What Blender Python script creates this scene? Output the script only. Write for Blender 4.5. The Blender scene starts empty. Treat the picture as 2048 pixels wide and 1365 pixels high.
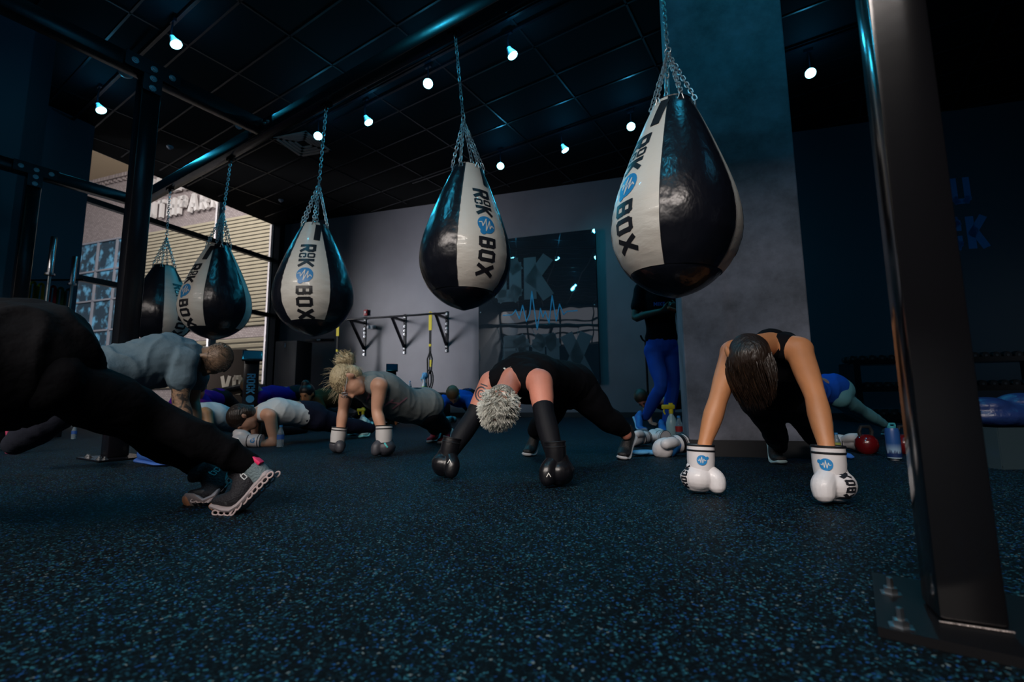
import bpy, bmesh, math, random
import numpy as np
from mathutils import Vector, Matrix
from mathutils.bvhtree import BVHTree
random.seed(7)
S = bpy.context.scene
COL = S.collection
PI = math.pi

# ------------------------------------------------------------------ camera
FPX, CAMH = 940.0, 0.36
PITCH, ROLL = math.atan(940.0 / 7500.0), 0.0104
cF = Vector((0, math.cos(PITCH), math.sin(PITCH)))
_u = Vector((0, -math.sin(PITCH), math.cos(PITCH))); _r = Vector((1, 0, 0))
cR = _r * math.cos(ROLL) - _u * math.sin(ROLL)
cU = _u * math.cos(ROLL) + _r * math.sin(ROLL)
cO = Vector((0, 0, CAMH))
cd = bpy.data.cameras.new('camera'); cam = bpy.data.objects.new('camera', cd); COL.objects.link(cam)
cd.sensor_width = 36.0; cd.lens = FPX * 36.0 / 2048.0; cd.clip_start = 0.05; cd.clip_end = 100
m = Matrix.Identity(4)
for i, v in enumerate((cR, cU, -cF)):
    for k in range(3): m[k][i] = v[k]
m.translation = cO
cam.matrix_world = m
cd.dof.use_dof = True; cd.dof.focus_distance = 2.1; cd.dof.aperture_fstop = 3.2
S.camera = cam

# ------------------------------------------------------------------ world, daylight, exposure
S.view_settings.view_transform = 'Standard'; S.view_settings.look = 'None'
S.view_settings.gamma = 1.0; S.view_settings.exposure = 0.0
S.view_settings.use_curve_mapping = False
w = bpy.data.worlds.new('world'); S.world = w; w.use_nodes = True
bg = w.node_tree.nodes['Background']; bg.inputs[0].default_value = (0.80, 0.86, 1.0, 1); bg.inputs[1].default_value = 0.2
S.cycles.use_denoising = True
S.cycles.max_bounces = 6; S.cycles.diffuse_bounces = 3; S.cycles.glossy_bounces = 4
S.cycles.transmission_bounces = 4; S.cycles.transparent_max_bounces = 8
S.cycles.caustics_reflective = False; S.cycles.caustics_refractive = False
S.cycles.sample_clamp_indirect = 3.0

def area_light(name, loc, target, sx, sy, power, col):
    l = bpy.data.lights.new(name, 'AREA'); l.shape = 'RECTANGLE'; l.size = sx; l.size_y = sy
    l.energy = power; l.color = col
    o = bpy.data.objects.new(name, l); COL.objects.link(o); o.location = loc
    d = (Vector(target) - Vector(loc)).normalized()
    o.rotation_euler = d.to_track_quat('-Z', 'Y').to_euler()
    return o
# daylight entering through the shopfront window behind the camera
area_light('daylight_front_window', (-4.7, -7.1, 7.05), (-3.3, -2.7, 4.3), 12.0, 1.5, 2700, (1.0, 0.90, 0.83))
# daylight entering through the side window beyond the left pier, low sky over the street
area_light('daylight_side_window', (-9.0, 7.3, 2.5), (-3.6, 10.9, 2.2), 1.6, 3.6, 210, (1.0, 0.93, 0.95)).data.spread = math.radians(64)
# open sky above the street that lights the opposite facade
area_light('street_sky', (-9.5, 8.5, 8.6), (-11.0, 15.5, 3.2), 9.0, 5.0, 1750, (1.0, 0.92, 0.84))

# ------------------------------------------------------------------ pixel rays -> points of the place
def ray(x, y): return cF + cR * ((x - 1024) / FPX) + cU * ((682.5 - y) / FPX)
def P(x, y, Y):
    d = ray(x, y); return cO + d * (Y / d.y)
def Z(x, y, z):
    d = ray(x, y); return cO + d * ((z - CAMH) / d.z)
def PW(x, y, A, e):
    r = ray(x, y); n = Vector((-e[1], e[0], 0)); t = (Vector((A[0], A[1], 0)) - cO).dot(n) / r.dot(n)
    return cO + r * t

# ------------------------------------------------------------------ naming
def tag(o, label=None, cat=None, group=None, kind=None):
    if label: o['label'] = label
    if cat: o['category'] = cat
    if group: o['group'] = group
    if kind: o['kind'] = kind
    return o
def thing(name, label, cat, loc=(0, 0, 0), rz=0.0, group=None):
    o = bpy.data.objects.new(name, None); COL.objects.link(o)
    o.location = loc; o.rotation_euler = (0, 0, rz); o.empty_display_size = 0.1
    tag(o, label, cat, group); return o
def copy_tree(o, parent=None):
    c = o.copy(); COL.objects.link(c)
    if parent is not None:
        c.parent = parent; c.matrix_parent_inverse = o.matrix_parent_inverse.copy()
    for ch in o.children: copy_tree(ch, c)
    return c

# ------------------------------------------------------------------ materials
MATS = {}
def lin(c):
    return tuple(((v / 255.0) / 12.92 if v / 255.0 <= 0.04045 else (((v / 255.0) + 0.055) / 1.055) ** 2.4) for v in c)
def mat(name, col, rough=0.5, metal=0.0, bump=None, spec=0.5, coat=0.0, emit=None, vary=None, aniso=None):
    """col linear rgb; bump=(scale,strength); vary=(scale, amount) tone noise of the thing's own colour"""
    if name in MATS: return MATS[name]
    mt = bpy.data.materials.new(name); mt.use_nodes = True; nt = mt.node_tree
    b = nt.nodes['Principled BSDF']
    b.inputs['Base Color'].default_value = (*col, 1); b.inputs['Roughness'].default_value = rough
    b.inputs['Metallic'].default_value = metal; b.inputs['Specular IOR Level'].default_value = spec
    b.inputs['Coat Weight'].default_value = coat
    if emit:
        b.inputs['Emission Color'].default_value = (*emit[0], 1); b.inputs['Emission Strength'].default_value = emit[1]
    tc = None
    if bump or vary:
        tc = nt.nodes.new('ShaderNodeTexCoord')
    if bump:
        n = nt.nodes.new('ShaderNodeTexNoise'); n.inputs['Scale'].default_value = bump[0]; n.inputs['Detail'].default_value = 4
        if len(bump) > 2:
            mp = nt.nodes.new('ShaderNodeMapping'); mp.inputs['Scale'].default_value = bump[2]
            nt.links.new(tc.outputs['Object'], mp.inputs[0]); nt.links.new(mp.outputs[0], n.inputs['Vector'])
        else: nt.links.new(tc.outputs['Object'], n.inputs['Vector'])
        bp = nt.nodes.new('ShaderNodeBump'); bp.inputs['Strength'].default_value = bump[1]; bp.inputs['Distance'].default_value = 0.02
        nt.links.new(n.outputs['Fac'], bp.inputs['Height']); nt.links.new(bp.outputs[0], b.inputs['Normal'])
    if vary:
        n = nt.nodes.new('ShaderNodeTexNoise'); n.inputs['Scale'].default_value = vary[0]; n.inputs['Detail'].default_value = 6
        nt.links.new(tc.outputs['Object'], n.inputs['Vector'])
        r = nt.nodes.new('ShaderNodeValToRGB')
        r.color_ramp.elements[0].position = 0.35; r.color_ramp.elements[1].position = 0.65
        r.color_ramp.elements[0].color = (*[c * (1 - vary[1]) for c in col], 1)
        r.color_ramp.elements[1].color = (*[min(1, c * (1 + vary[1])) for c in col], 1)
        nt.links.new(n.outputs['Fac'], r.inputs[0]); nt.links.new(r.outputs[0], b.inputs['Base Color'])
    MATS[name] = mt; return mt

# ------------------------------------------------------------------ mesh builder
def V(*a): return Vector(a if len(a) == 3 else a[0])
class MB:
    def __init__(s): s.v = []; s.f = []
    def add(s, vs, fs):
        o = len(s.v); s.v += [tuple(v) for v in vs]; s.f += [tuple(i + o for i in f) for f in fs]; return s
    def box(s, c, size, ax=None, ch=0.0):
        """c centre, size full; ax = 3 axis vectors"""
        X, Y, Zv = ax if ax else (V(1, 0, 0), V(0, 1, 0), V(0, 0, 1))
        c = V(c); hx, hy, hz = size[0] / 2, size[1] / 2, size[2] / 2
        if ch <= 0:
            vs = [c + X * (sx * hx) + Y * (sy * hy) + Zv * (sz * hz) for sz in (-1, 1) for sx, sy in ((-1, -1), (1, -1), (1, 1), (-1, 1))]
            return s.add(vs, [(3, 2, 1, 0), (4, 5, 6, 7), (0, 1, 5, 4), (1, 2, 6, 5), (2, 3, 7, 6), (3, 0, 4, 7)])
        bm = bmesh.new(); bmesh.ops.create_cube(bm, size=1)
        bmesh.ops.scale(bm, vec=size, verts=bm.verts)
        bmesh.ops.bevel(bm, geom=bm.edges[:], offset=min(ch, min(size) * 0.45), segments=2, affect='EDGES', profile=0.5)
        bm.verts.index_update()
        vs = [c + X * v.co.x + Y * v.co.y + Zv * v.co.z for v in bm.verts]; fs = [tuple(v.index for v in f.verts) for f in bm.faces]
        bm.free(); return s.add(vs, fs)
    def beam(s, a, b, wid, hei, up=V(0, 0, 1), ch=0.0):
        a, b = V(a), V(b); d = (b - a); L = d.length; d.normalize()
        side = d.cross(up).normalized(); u = side.cross(d).normalized()
        return s.box((a + b) / 2, (L, wid, hei), (d, side, u), ch)
    def tube(s, pts, rads, n=12, caps=True, ref=None, closed=False):
        pts = [V(p) for p in pts]; N = len(pts)
        if not isinstance(rads, list): rads = [rads] * N
        o = len(s.v); fs = []; vs = []
        up = V(ref) if ref is not None else None
        for i, p in enumerate(pts):
            if closed: t = (pts[(i + 1) % N] - pts[i - 1]).normalized()
            else: t = (pts[min(i + 1, N - 1)] - pts[max(i - 1, 0)]).normalized()
            if up is None: up = V(0, 0, 1) if abs(t.z) < 0.9 else V(1, 0, 0)
            a = (up - t * up.dot(t)).normalized(); b = t.cross(a).normalized()
            if ref is None: up = a
            r = rads[i]; ra, rb = (r if isinstance(r, (tuple, list)) else (r, r))
            for k in range(n):
                an = 2 * PI * k / n; vs.append(p + a * (math.cos(an) * ra) + b * (math.sin(an) * rb))
        M = N if closed else N - 1
        for i in range(M):
            j = (i + 1) % N
            for k in range(n):
                k2 = (k + 1) % n; fs.append((i * n + k, i * n + k2, j * n + k2, j * n + k))
        if caps and not closed:
            fs.append(tuple(reversed(range(n)))); fs.append(tuple((N - 1) * n + k for k in range(n)))
        return s.add(vs, fs)
    def lathe(s, c, prof, n=24, ax=None):
        """prof list (r,z) about axis"""
        X, Y, Zv = ax if ax else (V(1, 0, 0), V(0, 1, 0), V(0, 0, 1)); c = V(c)
        vs = []; fs = []
        for r, z in prof:
            for k in range(n):
                a = 2 * PI * k / n; vs.append(c + X * (r * math.cos(a)) + Y * (r * math.sin(a)) + Zv * z)
        for i in range(len(prof) - 1):
            for k in range(n):
                k2 = (k + 1) % n; fs.append((i * n + k, i * n + k2, (i + 1) * n + k2, (i + 1) * n + k))
        fs.append(tuple(reversed(range(n)))); fs.append(tuple((len(prof) - 1) * n + k for k in range(n)))
        return s.add(vs, fs)
    def ell(s, c, r, ax=None, nu=16, nv=10):
        X, Y, Zv = ax if ax else (V(1, 0, 0), V(0, 1, 0), V(0, 0, 1)); c = V(c)
        if not isinstance(r, (tuple, list)): r = (r, r, r)
        vs = [c - Zv * r[2]]; fs = []
        for i in range(1, nv):
            th = PI * i / nv
            for k in range(nu):
                a = 2 * PI * k / nu
                vs.append(c + X * (r[0] * math.sin(th) * math.cos(a)) + Y * (r[1] * math.sin(th) * math.sin(a)) - Zv * (r[2] * math.cos(th)))
        vs.append(c + Zv * r[2])
        for k in range(nu): fs.append((0, 1 + (k + 1) % nu, 1 + k))
        for i in range(nv - 2):
            for k in range(nu):
                k2 = (k + 1) % nu; a = 1 + i * nu; fs.append((a + k, a + k2, a + nu + k2, a + nu + k))
        L = len(vs) - 1; a = 1 + (nv - 2) * nu
        for k in range(nu): fs.append((a + k, a + (k + 1) % nu, L))
        return s.add(vs, fs)
    def loft(s, pts, rads, side=V(1, 0, 0), n=16, sub=3):
        """smooth closed limb with elliptical sections (r_side, r_other) and domed ends"""
        pts = [V(p) for p in pts]; N = len(pts); R2 = [(r if isinstance(r, (tuple, list)) else (r, r)) for r in rads]
        PP = []; RR = []
        for i in range(N - 1):
            p0, p1, p2, p3 = pts[max(i - 1, 0)], pts[i], pts[i + 1], pts[min(i + 2, N - 1)]
            for k in range(sub):
                t = k / sub
                q = 0.5 * ((2 * p1) + (p2 - p0) * t + (2 * p0 - 5 * p1 + 4 * p2 - p3) * t * t + (3 * p1 - p0 - 3 * p2 + p3) * t ** 3)
                PP.append(q); u = t * t * (3 - 2 * t)
                RR.append((R2[i][0] * (1 - u) + R2[i + 1][0] * u, R2[i][1] * (1 - u) + R2[i + 1][1] * u))
        PP.append(pts[-1]); RR.append(R2[-1])
        t0 = (PP[0] - PP[1]).normalized(); t1 = (PP[-1] - PP[-2]).normalized()
        A = []; B = []
        for q in (0.97, 0.8, 0.45):
            sc = math.sqrt(1 - q * q); mr = min(RR[0]); A.append((PP[0] + t0 * mr * q, (RR[0][0] * sc, RR[0][1] * sc)))
        for q in (0.45, 0.8, 0.97):
            sc = math.sqrt(1 - q * q); mr = min(RR[-1]); B.append((PP[-1] + t1 * mr * q, (RR[-1][0] * sc, RR[-1][1] * sc)))
        Q = [a[0] for a in A] + PP + [b[0] for b in B]; W = [a[1] for a in A] + RR + [b[1] for b in B]
        vs = []; fs = []; side = V(side).normalized()
        for i, p in enumerate(Q):
            t = (Q[min(i + 1, len(Q) - 1)] - Q[max(i - 1, 0)]).normalized()
            a = side - t * side.dot(t)
            if a.length < 0.15: a = V(0, 0, 1) - t * t.z
            if a.length < 0.15: a = V(0, 1, 0) - t * t.y
            a.normalize(); b = t.cross(a)
            for k in range(n):
                an = 2 * PI * k / n; vs.append(p + a * (math.cos(an) * W[i][0]) + b * (math.sin(an) * W[i][1]))
        for i in range(len(Q) - 1):
            for k in range(n):
                k2 = (k + 1) % n; fs.append((i * n + k, i * n + k2, (i + 1) * n + k2, (i + 1) * n + k))
        fs.append(tuple(reversed(range(n)))); fs.append(tuple((len(Q) - 1) * n + k for k in range(n)))
        return s.add(vs, fs)
    def build(s, name, material, parent=None, smooth=True, fix=True, world=True):
        me = bpy.data.meshes.new(name); me.from_pydata(s.v, [], s.f); me.validate()
        if fix:
            bm = bmesh.new(); bm.from_mesh(me); bmesh.ops.recalc_face_normals(bm, faces=bm.faces); bm.to_mesh(me); bm.free()
        if smooth:
            me.polygons.foreach_set('use_smooth', [True] * len(me.polygons))
            try: me.set_sharp_from_angle(angle=math.radians(38))
            except Exception: pass
        if material is not None: me.materials.append(material)
        o = bpy.data.objects.new(name, me); COL.objects.link(o)
        if parent is not None: attach(o, parent, world)
        return o

def wmat(o):
    mm = Matrix.LocRotScale(o.location, o.rotation_euler, o.scale)
    if o.parent: return wmat(o.parent) @ o.matrix_parent_inverse @ mm
    return mm
def attach(o, parent, world=True):
    o.parent = parent
    if world: o.matrix_parent_inverse = wmat(parent).inverted()
from mathutils import noise as mnoise
def wrinkle(me, amp, freq, stretch=(1, 1, .45)):
    me.update(); nr = [v.normal.copy() for v in me.vertices]
    for v, n in zip(me.vertices, nr):
        q = Vector((v.co.x * stretch[0], v.co.y * stretch[1], v.co.z * stretch[2])) * freq
        k = 1 - abs(mnoise.noise(q)) * 2.2; f2 = mnoise.noise(q * .45 + Vector((7, 3, 1)))
        v.co += n * (amp * (max(0, k) ** 2 * .8 + f2 * .8 - .25))
    me.update()
def blob(name, mb, material, parent=None, vox=0.01, smooth=6, factor=0.5, wr=None):
    """fuse overlapping closed shapes into one continuous skin"""
    o = mb.build(name, None, None, smooth=False, fix=False)
    r = o.modifiers.new('r', 'REMESH'); r.mode = 'VOXEL'; r.voxel_size = vox; r.use_smooth_shade = True
    if smooth:
        q = o.modifiers.new('s', 'SMOOTH'); q.factor = factor; q.iterations = smooth
    dg = bpy.context.evaluated_depsgraph_get(); dg.update()
    me = bpy.data.meshes.new_from_object(o.evaluated_get(dg), depsgraph=dg)
    old = o.data; o.modifiers.clear(); o.data = me; bpy.data.meshes.remove(old); me.name = name
    if wr: wrinkle(me, wr[0], wr[1])
    me.polygons.foreach_set('use_smooth', [True] * len(me.polygons))
    me.materials.clear(); me.materials.append(material)
    if parent is not None: attach(o, parent)
    return o

# ------------------------------------------------------------------ stroke lettering
G = {
 'R': (.60, [[(0,0),(0,1),(.85,1),(1,.88),(1,.62),(.85,.48),(0,.48)], [(.45,.48),(1,0)]]),
 'O': (.60, [[(.15,0),(0,.12),(0,.88),(.15,1),(.85,1),(1,.88),(1,.12),(.85,0),(.15,0)]]),
 'C': (.58, [[(1,.3),(1,.12),(.85,0),(.15,0),(0,.12),(0,.88),(.15,1),(.85,1),(1,.88),(1,.7)]]),
 'K': (.60, [[(0,0),(0,1)], [(1,1),(.1,.45)], [(.3,.55),(1,0)]]),
 'B': (.60, [[(0,0),(0,1),(.8,1),(.95,.9),(.95,.62),(.8,.52),(0,.52)], [(.8,.52),(1,.42),(1,.1),(.85,0),(0,0)]]),
 'X': (.62, [[(0,0),(1,1)], [(0,1),(1,0)]]),
 'U': (.60, [[(0,1),(0,.12),(.15,0),(.85,0),(1,.12),(1,1)]]),
 'T': (.56, [[(0,1),(1,1)], [(.5,0),(.5,1)]]),
 'H': (.60, [[(0,0),(0,1)], [(1,0),(1,1)], [(0,.5),(1,.5)]]),
 'P': (.60, [[(0,0),(0,1),(.85,1),(1,.88),(1,.6),(.85,.45),(0,.45)]]),
 'A': (.66, [[(0,0),(.5,1),(1,0)], [(.2,.28),(.8,.28)]]),
 'Z': (.58, [[(0,1),(1,1),(0,0),(1,0)]]),
 'S': (.58, [[(0,.15),(.15,0),(.85,0),(1,.12),(1,.4),(.85,.52),(.15,.52),(0,.62),(0,.88),(.15,1),(.85,1),(1,.85)]]),
 'I': (.2, [[(.5,0),(.5,1)]]),
 'Y': (.62, [[(0,1),(.5,.45),(1,1)], [(.5,.45),(.5,0)]]),
 'V': (.64, [[(0,1),(.5,0),(1,1)]]),
 'G': (.60, [[(1,.85),(.85,1),(.15,1),(0,.88),(0,.12),(.15,0),(.85,0),(1,.12),(1,.48),(.55,.48)]]),
 'M': (.74, [[(0,0),(0,1),(.5,.4),(1,1),(1,0)]]),
 'N': (.62, [[(0,0),(0,1),(1,0),(1,1)]]),
 'E': (.54, [[(1,0),(0,0),(0,1),(1,1)], [(0,.5),(.8,.5)]]),
 '6': (.58, [[(1,.88),(.85,1),(.15,1),(0,.88),(0,.12),(.15,0),(.85,0),(1,.12),(1,.42),(.85,.55),(0,.55)]]),
 'Q': (.60, [[(.15,0),(0,.12),(0,.88),(.15,1),(.85,1),(1,.88),(1,.12),(.85,0),(.15,0)], [(.5,.25),(1,-.1)]]),
}
def stroke(pts, t):
    out = []
    for a, b in zip(pts[:-1], pts[1:]):
        dx, dy = b[0] - a[0], b[1] - a[1]; L = math.hypot(dx, dy) or 1e-6; dx /= L; dy /= L; e = t * 0.42
        ax, ay, bx, by = a[0] - dx * e, a[1] - dy * e, b[0] + dx * e, b[1] + dy * e; nx, ny = -dy * t / 2, dx * t / 2
        out.append([(ax - nx, ay - ny), (bx - nx, by - ny), (bx + nx, by + ny), (ax + nx, ay + ny)])
    return out
def glyph(ch, x0, y0, h, t, wf=1.0):
    w, ss = G[ch]; w = w * h * wf; q = []
    for s_ in ss: q += stroke([(x0 + t / 2 + a * (w - t), y0 + t / 2 + b * (h - t)) for a, b in s_], t)
    return q, w
def word(txt, h, t, x0=0.0, y0=0.0, gap=0.12, wf=1.0):
    q = []; x = x0
    for ch in txt:
        if ch == ' ': x += h * 0.4; continue
        g, w = glyph(ch, x, y0, h, t, wf); q += g; x += w + gap * h
    return q, x - gap * h
def disc(cx, cy, r, n=20, rings=3):
    q = []
    for i in range(n):
        a, b = 2 * PI * i / n, 2 * PI * (i + 1) / n
        for k in range(rings):
            r0, r1 = r * k / rings, r * (k + 1) / rings
            q.append([(cx + r0 * math.cos(a), cy + r0 * math.sin(a)), (cx + r1 * math.cos(a), cy + r1 * math.sin(a)), (cx + r1 * math.cos(b), cy + r1 * math.sin(b)), (cx + r0 * math.cos(b), cy + r0 * math.sin(b))])
    return q
def pulse(cx, cy, r, t, ax=(1, 0)):
    """heartbeat zigzag inside a round badge"""
    pts = [(-.8,0),(-.55,.12),(-.38,-.3),(-.15,.62),(.05,-.7),(.25,.55),(.42,-.3),(.58,.15),(.8,0)]
    ax = V(ax[0], ax[1], 0); ay = V(-ax[1], ax[0], 0)
    return stroke([(cx + r * (a * ax.x + b * ay.x), cy + r * (a * ax.y + b * ay.y)) for a, b in pts], t)
def patch(name, quads, fn, material, parent=None, step=0.012, solid=0.0):
    """lay flat marks (quads in u,v) on a surface fn(u,v)->point"""
    mb = MB()
    for q in quads:
        a, b, c, d = [V(p[0], p[1], 0) for p in q]
        nu = max(1, int(math.ceil((b - a).length / step))); nv = max(1, int(math.ceil((d - a).length / step)))
        vs = []; fs = []; bad = False
        for i in range(nu + 1):
            for j in range(nv + 1):
                u, v = i / nu, j / nv; p = (a * (1 - u) + b * u) * (1 - v) + (d * (1 - u) + c * u) * v
                w_ = fn(p.x, p.y)
                if w_ is None: bad = True; break
                vs.append(w_)
            if bad: break
        if bad: continue
        for i in range(nu):
            for j in range(nv): k = i * (nv + 1) + j; fs.append((k, k + nv + 1, k + nv + 2, k + 1))
        mb.add(vs, fs)
    if not mb.v: return None
    o = mb.build(name, material, parent, smooth=True, fix=False); return o
def bvh_of(o):
    mw = wmat(o); me = o.data
    return BVHTree.FromPolygons([mw @ v.co for v in me.vertices], [tuple(p.vertices) for p in me.polygons])
def decal(name, quads, target, origin, xd, yd, material, parent, off=0.0015, step=0.008, reach=0.25):
    """project marks onto the target mesh, looking along -(xd x yd)"""
    t = target if isinstance(target, BVHTree) else bvh_of(target)
    xd = V(xd).normalized(); n = xd.cross(V(yd)).normalized(); yd = n.cross(xd).normalized(); origin = V(origin)
    def fn(u, v):
        p = origin + xd * u + yd * v + n * reach
        h = t.ray_cast(p, -n, reach * 2)
        if h[0] is None: return None
        nn = h[1] if h[1].dot(n) > 0 else -h[1]
        return h[0] + nn * off
    return patch(name, quads, fn, material, parent, step)
def flatfn(o, xd, yd):
    o = V(o); return lambda u, v: o + xd * u + yd * v
# ================================================================== the setting
H = 4.88
def Zc(x, y): return Z(x, y, H)
B1, B2 = Zc(642, 440), Zc(1227, 357); W1, W2 = Zc(187, 301), Zc(534, 445)
R1, R2 = Zc(1605, 262), Zc(2048, 201); L1, L2, L3 = Zc(113, 79), Zc(100, 219), Zc(190, 253)
def flat(v): return V(v.x, v.y, 0)
eB = flat(B2 - B1).normalized(); nB = V(eB.y, -eB.x, 0)          # along the back wall; towards the room
eW = flat(W2 - W1).normalized(); nW = V(eW.y, -eW.x, 0)          # along the window wall; towards the room
eR = flat(R2 - R1).normalized(); nR = V(eR.y, -eR.x, 0)
def meet(p, d, q, e):
    den = d.x * e.y - d.y * e.x; t = ((q.x - p.x) * e.y - (q.y - p.y) * e.x) / den
    return V(p.x + d.x * t, p.y + d.y * t, 0)
C0 = meet(B1, eB, W1, eW)
J0 = flat(B1) + eB * ((B2 - B1).length + 1.1); J1 = meet(J0, nB, R1, eR)
RE = flat(R1) + eR * 7.0
REAR = nB * 4.0                                                  # rear wall behind the camera
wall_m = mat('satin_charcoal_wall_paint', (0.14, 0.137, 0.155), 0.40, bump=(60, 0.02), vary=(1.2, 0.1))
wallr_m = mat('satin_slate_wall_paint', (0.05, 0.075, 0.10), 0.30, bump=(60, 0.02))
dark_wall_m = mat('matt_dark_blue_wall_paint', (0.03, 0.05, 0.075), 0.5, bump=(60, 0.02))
black_m = mat('matt_black_paint', (0.012, 0.012, 0.014), 0.5)
def wall(name, a, b, n, m, z0=0.0, z1=H, th=0.2):
    mb = MB(); c = (flat(a) + flat(b)) / 2 - n * (th / 2); L = (flat(b) - flat(a)).length; d = (flat(b) - flat(a)).normalized()
    mb.box((c.x, c.y, (z0 + z1) / 2), (L, th, z1 - z0), (d, n, V(0, 0, 1)))
    o = mb.build(name, m, smooth=False); tag(o, kind='structure'); return o

# floor: black rubber with blue flecks
fm = bpy.data.materials.new('flecked_rubber_floor'); fm.use_nodes = True; nt = fm.node_tree; b = nt.nodes['Principled BSDF']
tc = nt.nodes.new('ShaderNodeTexCoord')
nz = nt.nodes.new('ShaderNodeTexNoise'); nz.inputs['Scale'].default_value = 260; nz.inputs['Detail'].default_value = 1
mx = nt.nodes.new('ShaderNodeMix'); mx.data_type = 'VECTOR'; mx.inputs['Factor'].default_value = 0.006
nt.links.new(tc.outputs['Object'], nz.inputs['Vector']); nt.links.new(tc.outputs['Object'], mx.inputs[4]); nt.links.new(nz.outputs['Color'], mx.inputs[5])
vo = nt.nodes.new('ShaderNodeTexVoronoi'); vo.inputs['Scale'].default_value = 260; nt.links.new(mx.outputs[1], vo.inputs['Vector'])
sp = nt.nodes.new('ShaderNodeSeparateColor'); nt.links.new(vo.outputs['Color'], sp.inputs[0])
cr = nt.nodes.new('ShaderNodeValToRGB'); cr.color_ramp.interpolation = 'CONSTANT'
els = cr.color_ramp.elements; els[0].position = 0; els[0].color = (0.0015, 0.0025, 0.0035, 1); els[1].position = 0.62; els[1].color = (0.003, 0.009, 0.013, 1)
for pos, c in ((0.82, (0.006, 0.035, 0.055, 1)), (0.915, (0.022, 0.11, 0.145, 1)), (0.96, (0.01, 0.06, 0.19, 1)), (0.99, (0.13, 0.17, 0.175, 1))):
    e = els.new(pos); e.color = c
nt.links.new(sp.outputs[0], cr.inputs[0]); nt.links.new(cr.outputs[0], b.inputs['Base Color'])
b.inputs['Roughness'].default_value = 0.6; b.inputs['Specular IOR Level'].default_value = 0.09
bp = nt.nodes.new('ShaderNodeBump'); bp.inputs['Strength'].default_value = 0.55; bp.inputs['Distance'].default_value = 0.003
n2 = nt.nodes.new('ShaderNodeTexNoise'); n2.inputs['Scale'].default_value = 320; n2.inputs['Detail'].default_value = 3
nt.links.new(tc.outputs['Object'], n2.inputs['Vector']); nt.links.new(n2.outputs['Fac'], bp.inputs['Height']); nt.links.new(bp.outputs[0], b.inputs['Normal'])
ceil_m = mat('black_ceiling_tile', (0.005, 0.0055, 0.0065), 0.85, bump=(150, 0.05), spec=0.15)
mb = MB()
# ceiling covers the room only: its street edge follows the window wall
q1 = flat(W1) - eW * 14; q2 = C0
rrw = REAR + nB * 0.2
pts = [meet(rrw, eB, q1, eW), C0, C0 - nB * 0.2, RE + V(3, 1.5, 0), meet(rrw, eB, RE + V(3, 0, 0), V(0, 1, 0))]
vs = [V(p.x, p.y, H) for p in pts] + [V(p.x, p.y, H + 0.15) for p in pts]; k = len(pts)
mb.add(vs, [tuple(range(k)), tuple(reversed(range(k, 2 * k)))] + [(i, (i + 1) % k, (i + 1) % k + k, i + k) for i in range(k)])
tag(mb.build('ceiling', ceil_m, smooth=False), kind='structure')
mb = MB(); vs = [V(v.x, v.y, -0.1 if v.z > H + 0.01 else 0.0) for v in vs]
mb.add(vs, [tuple(range(k)), tuple(reversed(range(k, 2 * k)))] + [(i, (i + 1) % k, (i + 1) % k + k, i + k) for i in range(k)])
tag(mb.build('floor', fm, smooth=False), kind='structure')
# suspended ceiling grid, black semi-gloss T bars
rail_a, rail_b = Z(910, 65, 2.72), Z(340, 378, 2.72)
e1 = flat(rail_b - rail_a).normalized(); e2 = V(-e1.y, e1.x, 0)
if e2.y < 0: e2 = -e2
grid_m = mat('black_gloss_grid_bar', (0.004, 0.005, 0.007), 0.35, spec=0.6)
g0 = flat(Zc(862, 112)); mb = MB(); 
def inside(p):
    if (p - flat(W1)).dot(nW) < 0.15: return False
    if (p - flat(B1)).dot(nB) < 0.05: return False
    if p.x > 10.5 or p.y < -3.4: return False
    return True
def runs(o, d, step=0.3, rng=(-16, 16)):
    t = rng[0]; st = None; out = []
    while t <= rng[1]:
        ok = inside(o + d * t)
        if ok and st is None: st = t
        if not ok and st is not None: out.append((st, t - step)); st = None
        t += step
    if st is not None: out.append((st, rng[1]))
    return out
for i in range(-24, 25):
    for d, s_ in ((e1, e2), (e2, e1)):
        if d is e2 and i % 2: continue
        o_ = g0 + s_ * (0.61 * i)
        for a, b_ in runs(o_, d):
            if b_ - a < 0.3: continue
            pa, pb = o_ + d * a, o_ + d * b_
            mb.beam((pa.x, pa.y, H - 0.004), (pb.x, pb.y, H - 0.004), 0.024, 0.012)
tag(mb.build('ceiling_grid', grid_m, smooth=False), kind='structure')

wall('wall_back', C0 - eB * 0.2, J0, nB, wall_m)
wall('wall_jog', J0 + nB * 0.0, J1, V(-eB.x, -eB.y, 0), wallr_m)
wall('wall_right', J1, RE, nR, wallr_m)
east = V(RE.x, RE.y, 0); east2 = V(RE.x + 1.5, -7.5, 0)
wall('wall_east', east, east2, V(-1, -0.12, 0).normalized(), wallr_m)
# left: near wall, return and pier
nw0 = flat(L1) - eW * 12.2
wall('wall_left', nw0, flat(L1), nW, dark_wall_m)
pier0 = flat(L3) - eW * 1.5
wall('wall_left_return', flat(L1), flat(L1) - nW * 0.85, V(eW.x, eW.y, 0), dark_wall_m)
wall('wall_pier', pier0, flat(L3), nW, dark_wall_m, th=0.45)
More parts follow.
